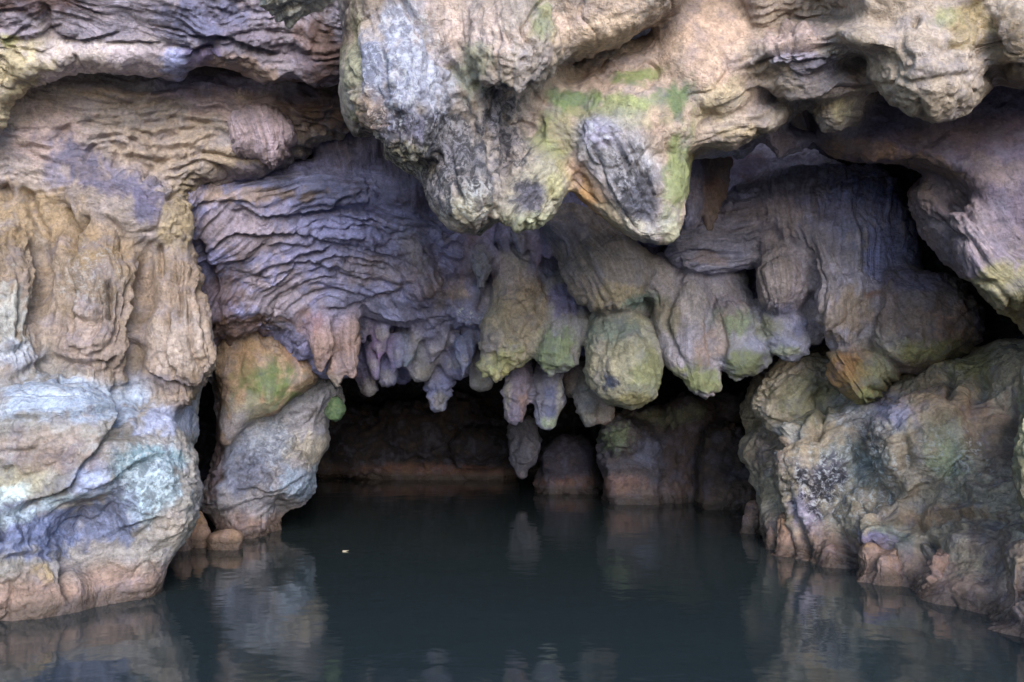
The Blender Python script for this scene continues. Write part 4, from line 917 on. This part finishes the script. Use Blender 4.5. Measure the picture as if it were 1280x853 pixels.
# ===== right bank
rb = thing('rock_buttress', 'grey-green lichened rock bank rising from the water at the right', 'rock buttress',
  elems=[P([(930, 520), (938, 482), (958, 458), (1000, 446), (1040, 420), (1150, 440), (1240, 430), (1460, 400), (1460, 860), (1262, 860), (1250, 840), (1200, 820), (1150, 800), (1110, 790), (1078, 780), (1062, 760), (1040, 750), (1000, 750), (960, 740), (956, 680), (946, 640), (942, 600), (928, 566)], 6.9, .5, 40, gx=-.76, gy=-.54),
         B(1005, 495, 8.7, 70, 50, .35, -10), B(1060, 590, 8.0, 100, 90, .5), B(1190, 560, 7.15, 100, 84, .45), B(1105, 670, 7.25, 40, 40, .3), B(1180, 690, 6.95, 60, 50, .3)],
  base=(154, 140, 116), h=2.2, zcut=.36,
  patches=[(1060, 580, 64, 44, 0, (142, 146, 136), .8), (1010, 500, 60, 36, 0, (122, 118, 88), .85), (1060, 590, 90, 70, 0, 'white', .8), (1090, 520, 60, 30, 0, (158, 158, 158), .7), (1200, 540, 50, 40, 0, (150, 146, 112), .6), (1020, 605, 46, 34, -20, 'dark', 1.0), (1030, 595, 40, 30, -20, (84, 82, 100), .85), (1090, 545, 40, 24, 10, 'dark', .6),
           (1185, 575, 40, 26, 0, (164, 166, 124), .95), (1180, 570, 50, 36, 0, 'white', .5), (1120, 510, 40, 22, 0, (140, 138, 160), .8), (1170, 500, 60, 30, 0, (148, 122, 92), .7), (1220, 460, 40, 24, 0, (120, 112, 66), .8), (1240, 540, 40, 60, 0, (116, 92, 80), .7),
           (1110, 670, 40, 30, 0, (122, 130, 116), .8), (1090, 680, 30, 20, 0, (116, 108, 140), .8), (1180, 640, 80, 14, -3, (150, 116, 84), .7), (1240, 680, 50, 40, 0, (110, 92, 80), .8), (1005, 640, 18, 34, -25, (170, 160, 178), .8), (960, 560, 24, 40, 0, (140, 120, 104), .7), (985, 535, 30, 10, 0, (168, 166, 156), .7), (1150, 600, 100, 50, 0, 'dark', .3)],
  strokes=[('l', [(945, 535), (980, 540), (1010, 535), (1030, 500)], 5, 0.07), ('g', [(965, 560), (985, 545), (1005, 520)], 4, 0.11), ('g', [(1030, 490), (1026, 520), (1020, 550)], 5, 0.09), ('g', [(1126, 540), (1128, 580), (1132, 600)], 9, .10), ('r', [(1140, 600), (1128, 630), (1120, 650)], 8, 0.11),
           ('l', [(1070, 660), (1100, 640), (1140, 630)], 4, 0.07), ('l', [(1130, 650), (1190, 640), (1270, 646)], 5, 0.08), ('l', [(1140, 668), (1200, 662), (1280, 670)], 5, 0.07), ('g', [(1150, 660), (1165, 690), (1160, 720)], 5, 0.13), ('g', [(1140, 670), (1148, 700)], 4, 0.09),
           ('g', [(985, 620), (1000, 660), (1010, 700)], 5, 0.11), ('g', [(1040, 660), (1062, 690), (1066, 720)], 7, 0.14), ('g', [(1225, 470), (1222, 500)], 6, 0.13), ('g', [(1190, 460), (1186, 500)], 5, 0.11), ('g', [(1260, 500), (1256, 560), (1258, 600)], 10, .14), ('g', [(1000, 600), (1020, 620), (1050, 622)], 4, .03), ('l', [(1090, 545), (1110, 555), (1128, 550)], 3, .03)],
  flow=[('dir', -15, 14, 60, .022)], amp=(.11, .02), crack=.03)
for i, (els, b, lab) in enumerate([
    ([C((945, 640, 9.7, 12), (942, 655, 9.6, 18), (940, 675, 9.6, 16))], (138, 106, 90), 'small brown boulder at the left foot of the right bank'),
    ([C((982, 655, 8.5, 14), (982, 678, 8.4, 18), (980, 705, 8.35, 21))], (162, 124, 90), 'rounded tan boulder at the waterline under the dark lichen of the right bank'),
    ([C((966, 660, 8.7, 6), (966, 680, 8.6, 8), (966, 700, 8.6, 9))], (170, 134, 84), 'thin ochre stone leaning on the rounded tan boulder'),
    ([C((1042, 690, 7.85, 14), (1044, 712, 7.8, 20), (1044, 730, 7.8, 22))], (132, 92, 70), 'reddish-brown boulder in the notch of the right bank waterline'),
    ([C((1092, 700, 7.3, 22), (1090, 722, 7.2, 22), (1088, 750, 7.2, 22)), C((1124, 700, 7.2, 22), (1122, 728, 7.1, 21), (1120, 750, 7.1, 22)), C((1106, 705, 7.1, 16), (1106, 730, 7.05, 15), (1106, 750, 7.05, 16))], (160, 126, 88), 'ribbed ochre-tan boulder below the middle of the right bank'),
    ([P([(1140, 742), (1158, 722), (1168, 692), (1200, 690), (1230, 714), (1240, 744), (1240, 790), (1136, 790)], 6.6, .25, 18)], (160, 124, 98), 'smooth wet brown boulder with a bright gleam near the right corner'),
    ([P([(1248, 700), (1270, 680), (1360, 670), (1380, 860), (1262, 850), (1252, 770)], 5.75, .35, 22)], (130, 112, 94), 'rough brown-grey rock in the lower right corner at the waterline')]):
    thing('boulder', lab, 'boulder', 'boulders along the waterline', elems=els, base=b, h=1.8, amp=(.09, .03), crack=.04, seed=i * 1.1 + 5, flow=[('dir', 80, 13, 60, .01)],
          patches=[(1180, 720, 60, 30, 0, (150, 118, 96), .5), (1270, 720, 26, 40, 0, (140, 122, 98), .7)])
thing('rock_pillar', 'yellow-green edged rock pillar cut off by the right edge above the corner rock', 'rock pillar',
  elems=[C((1330, 380, 6.1, 40), (1312, 480, 6.0, 40), (1308, 560, 5.95, 38), (1320, 650, 5.95, 40))], base=(124, 114, 88), h=2.2, patches=[(1280, 540, 20, 60, 0, (140, 134, 98), .8)], flow=[('dir', 85, 13, 80, .02)], amp=(.05, .02))

def floating_leaf():
    a = [math.pi * 2 * k / 14 for k in range(14)]
    c = pt(np.array([431.0]), np.array([687.0]), np.array([CAM_Z * FPX / 197]))[0]
    v = [(c[0] + .028 * math.cos(t) + .01 * math.cos(2 * t), c[1] + .014 * math.sin(t), .006 + .007 * math.cos(2 * t)) for t in a]
    v += [(x, y, z - .0025) for x, y, z in v]
    n = 14
    me = bpy.data.meshes.new('floating_leaf')
    me.from_pydata(v, [], [tuple(range(n)), tuple(range(2 * n - 1, n - 1, -1))] + [(k, n + k, n + (k + 1) % n, (k + 1) % n) for k in range(n)])
    m = bpy.data.materials.new('dry_leaf'); m.use_nodes = True
    m.node_tree.nodes['Principled BSDF'].inputs['Base Color'].default_value = (.36, .30, .22, 1)
    me.materials.append(m)
    o = bpy.data.objects.new('floating_leaf', me); COL.objects.link(o)
    tag(o, 'tiny pale leaf floating alone on the water before the mossy left buttress', 'leaf', None, 'thing')
floating_leaf()

# ------------------------------------------------------------------ daylight
def daylight():
    wd = bpy.data.worlds.new('World'); SC.world = wd; wd.use_nodes = True
    nt = wd.node_tree
    bg = nt.nodes['Background']
    sky = nt.nodes.new('ShaderNodeTexSky'); sky.sky_type = 'NISHITA'; sky.sun_disc = False
    el, az = math.radians(SUN_EL), math.radians(SUN_AZ)   # azimuth: compass direction of the sun, 180 = behind the camera
    sky.sun_elevation = el; sky.sun_rotation = az
    sky.dust_density = .3; sky.ozone_density = 3
    nt.links.new(sky.outputs[0], bg.inputs[0])
    bg.inputs[1].default_value = SKY
    l = bpy.data.lights.new('sun', 'SUN'); l.energy = SUN; l.angle = math.radians(SUN_ANG); l.color = (1, .94, .87)
    o = bpy.data.objects.new('sun', l); COL.objects.link(o)
    d = Vector((math.sin(az) * math.cos(el), math.cos(az) * math.cos(el), math.sin(el)))
    o.rotation_euler = d.to_track_quat('Z', 'Y').to_euler()
    o.location = d * 30
SUN_EL, SUN_AZ, SUN_ANG, SUN, SKY = 23, 168, 36, 1.3, .12
daylight()
vs = SC.view_settings
vs.view_transform = 'Standard'; vs.look = 'None'; vs.gamma = 1; vs.use_curve_mapping = False
vs.exposure = 1.98
SC.render.engine = 'CYCLES'
SC.cycles.max_bounces = 6
SC.cycles.use_denoising = True
print('verts', NV[0], 'script', round(time.time() - T0, 1))
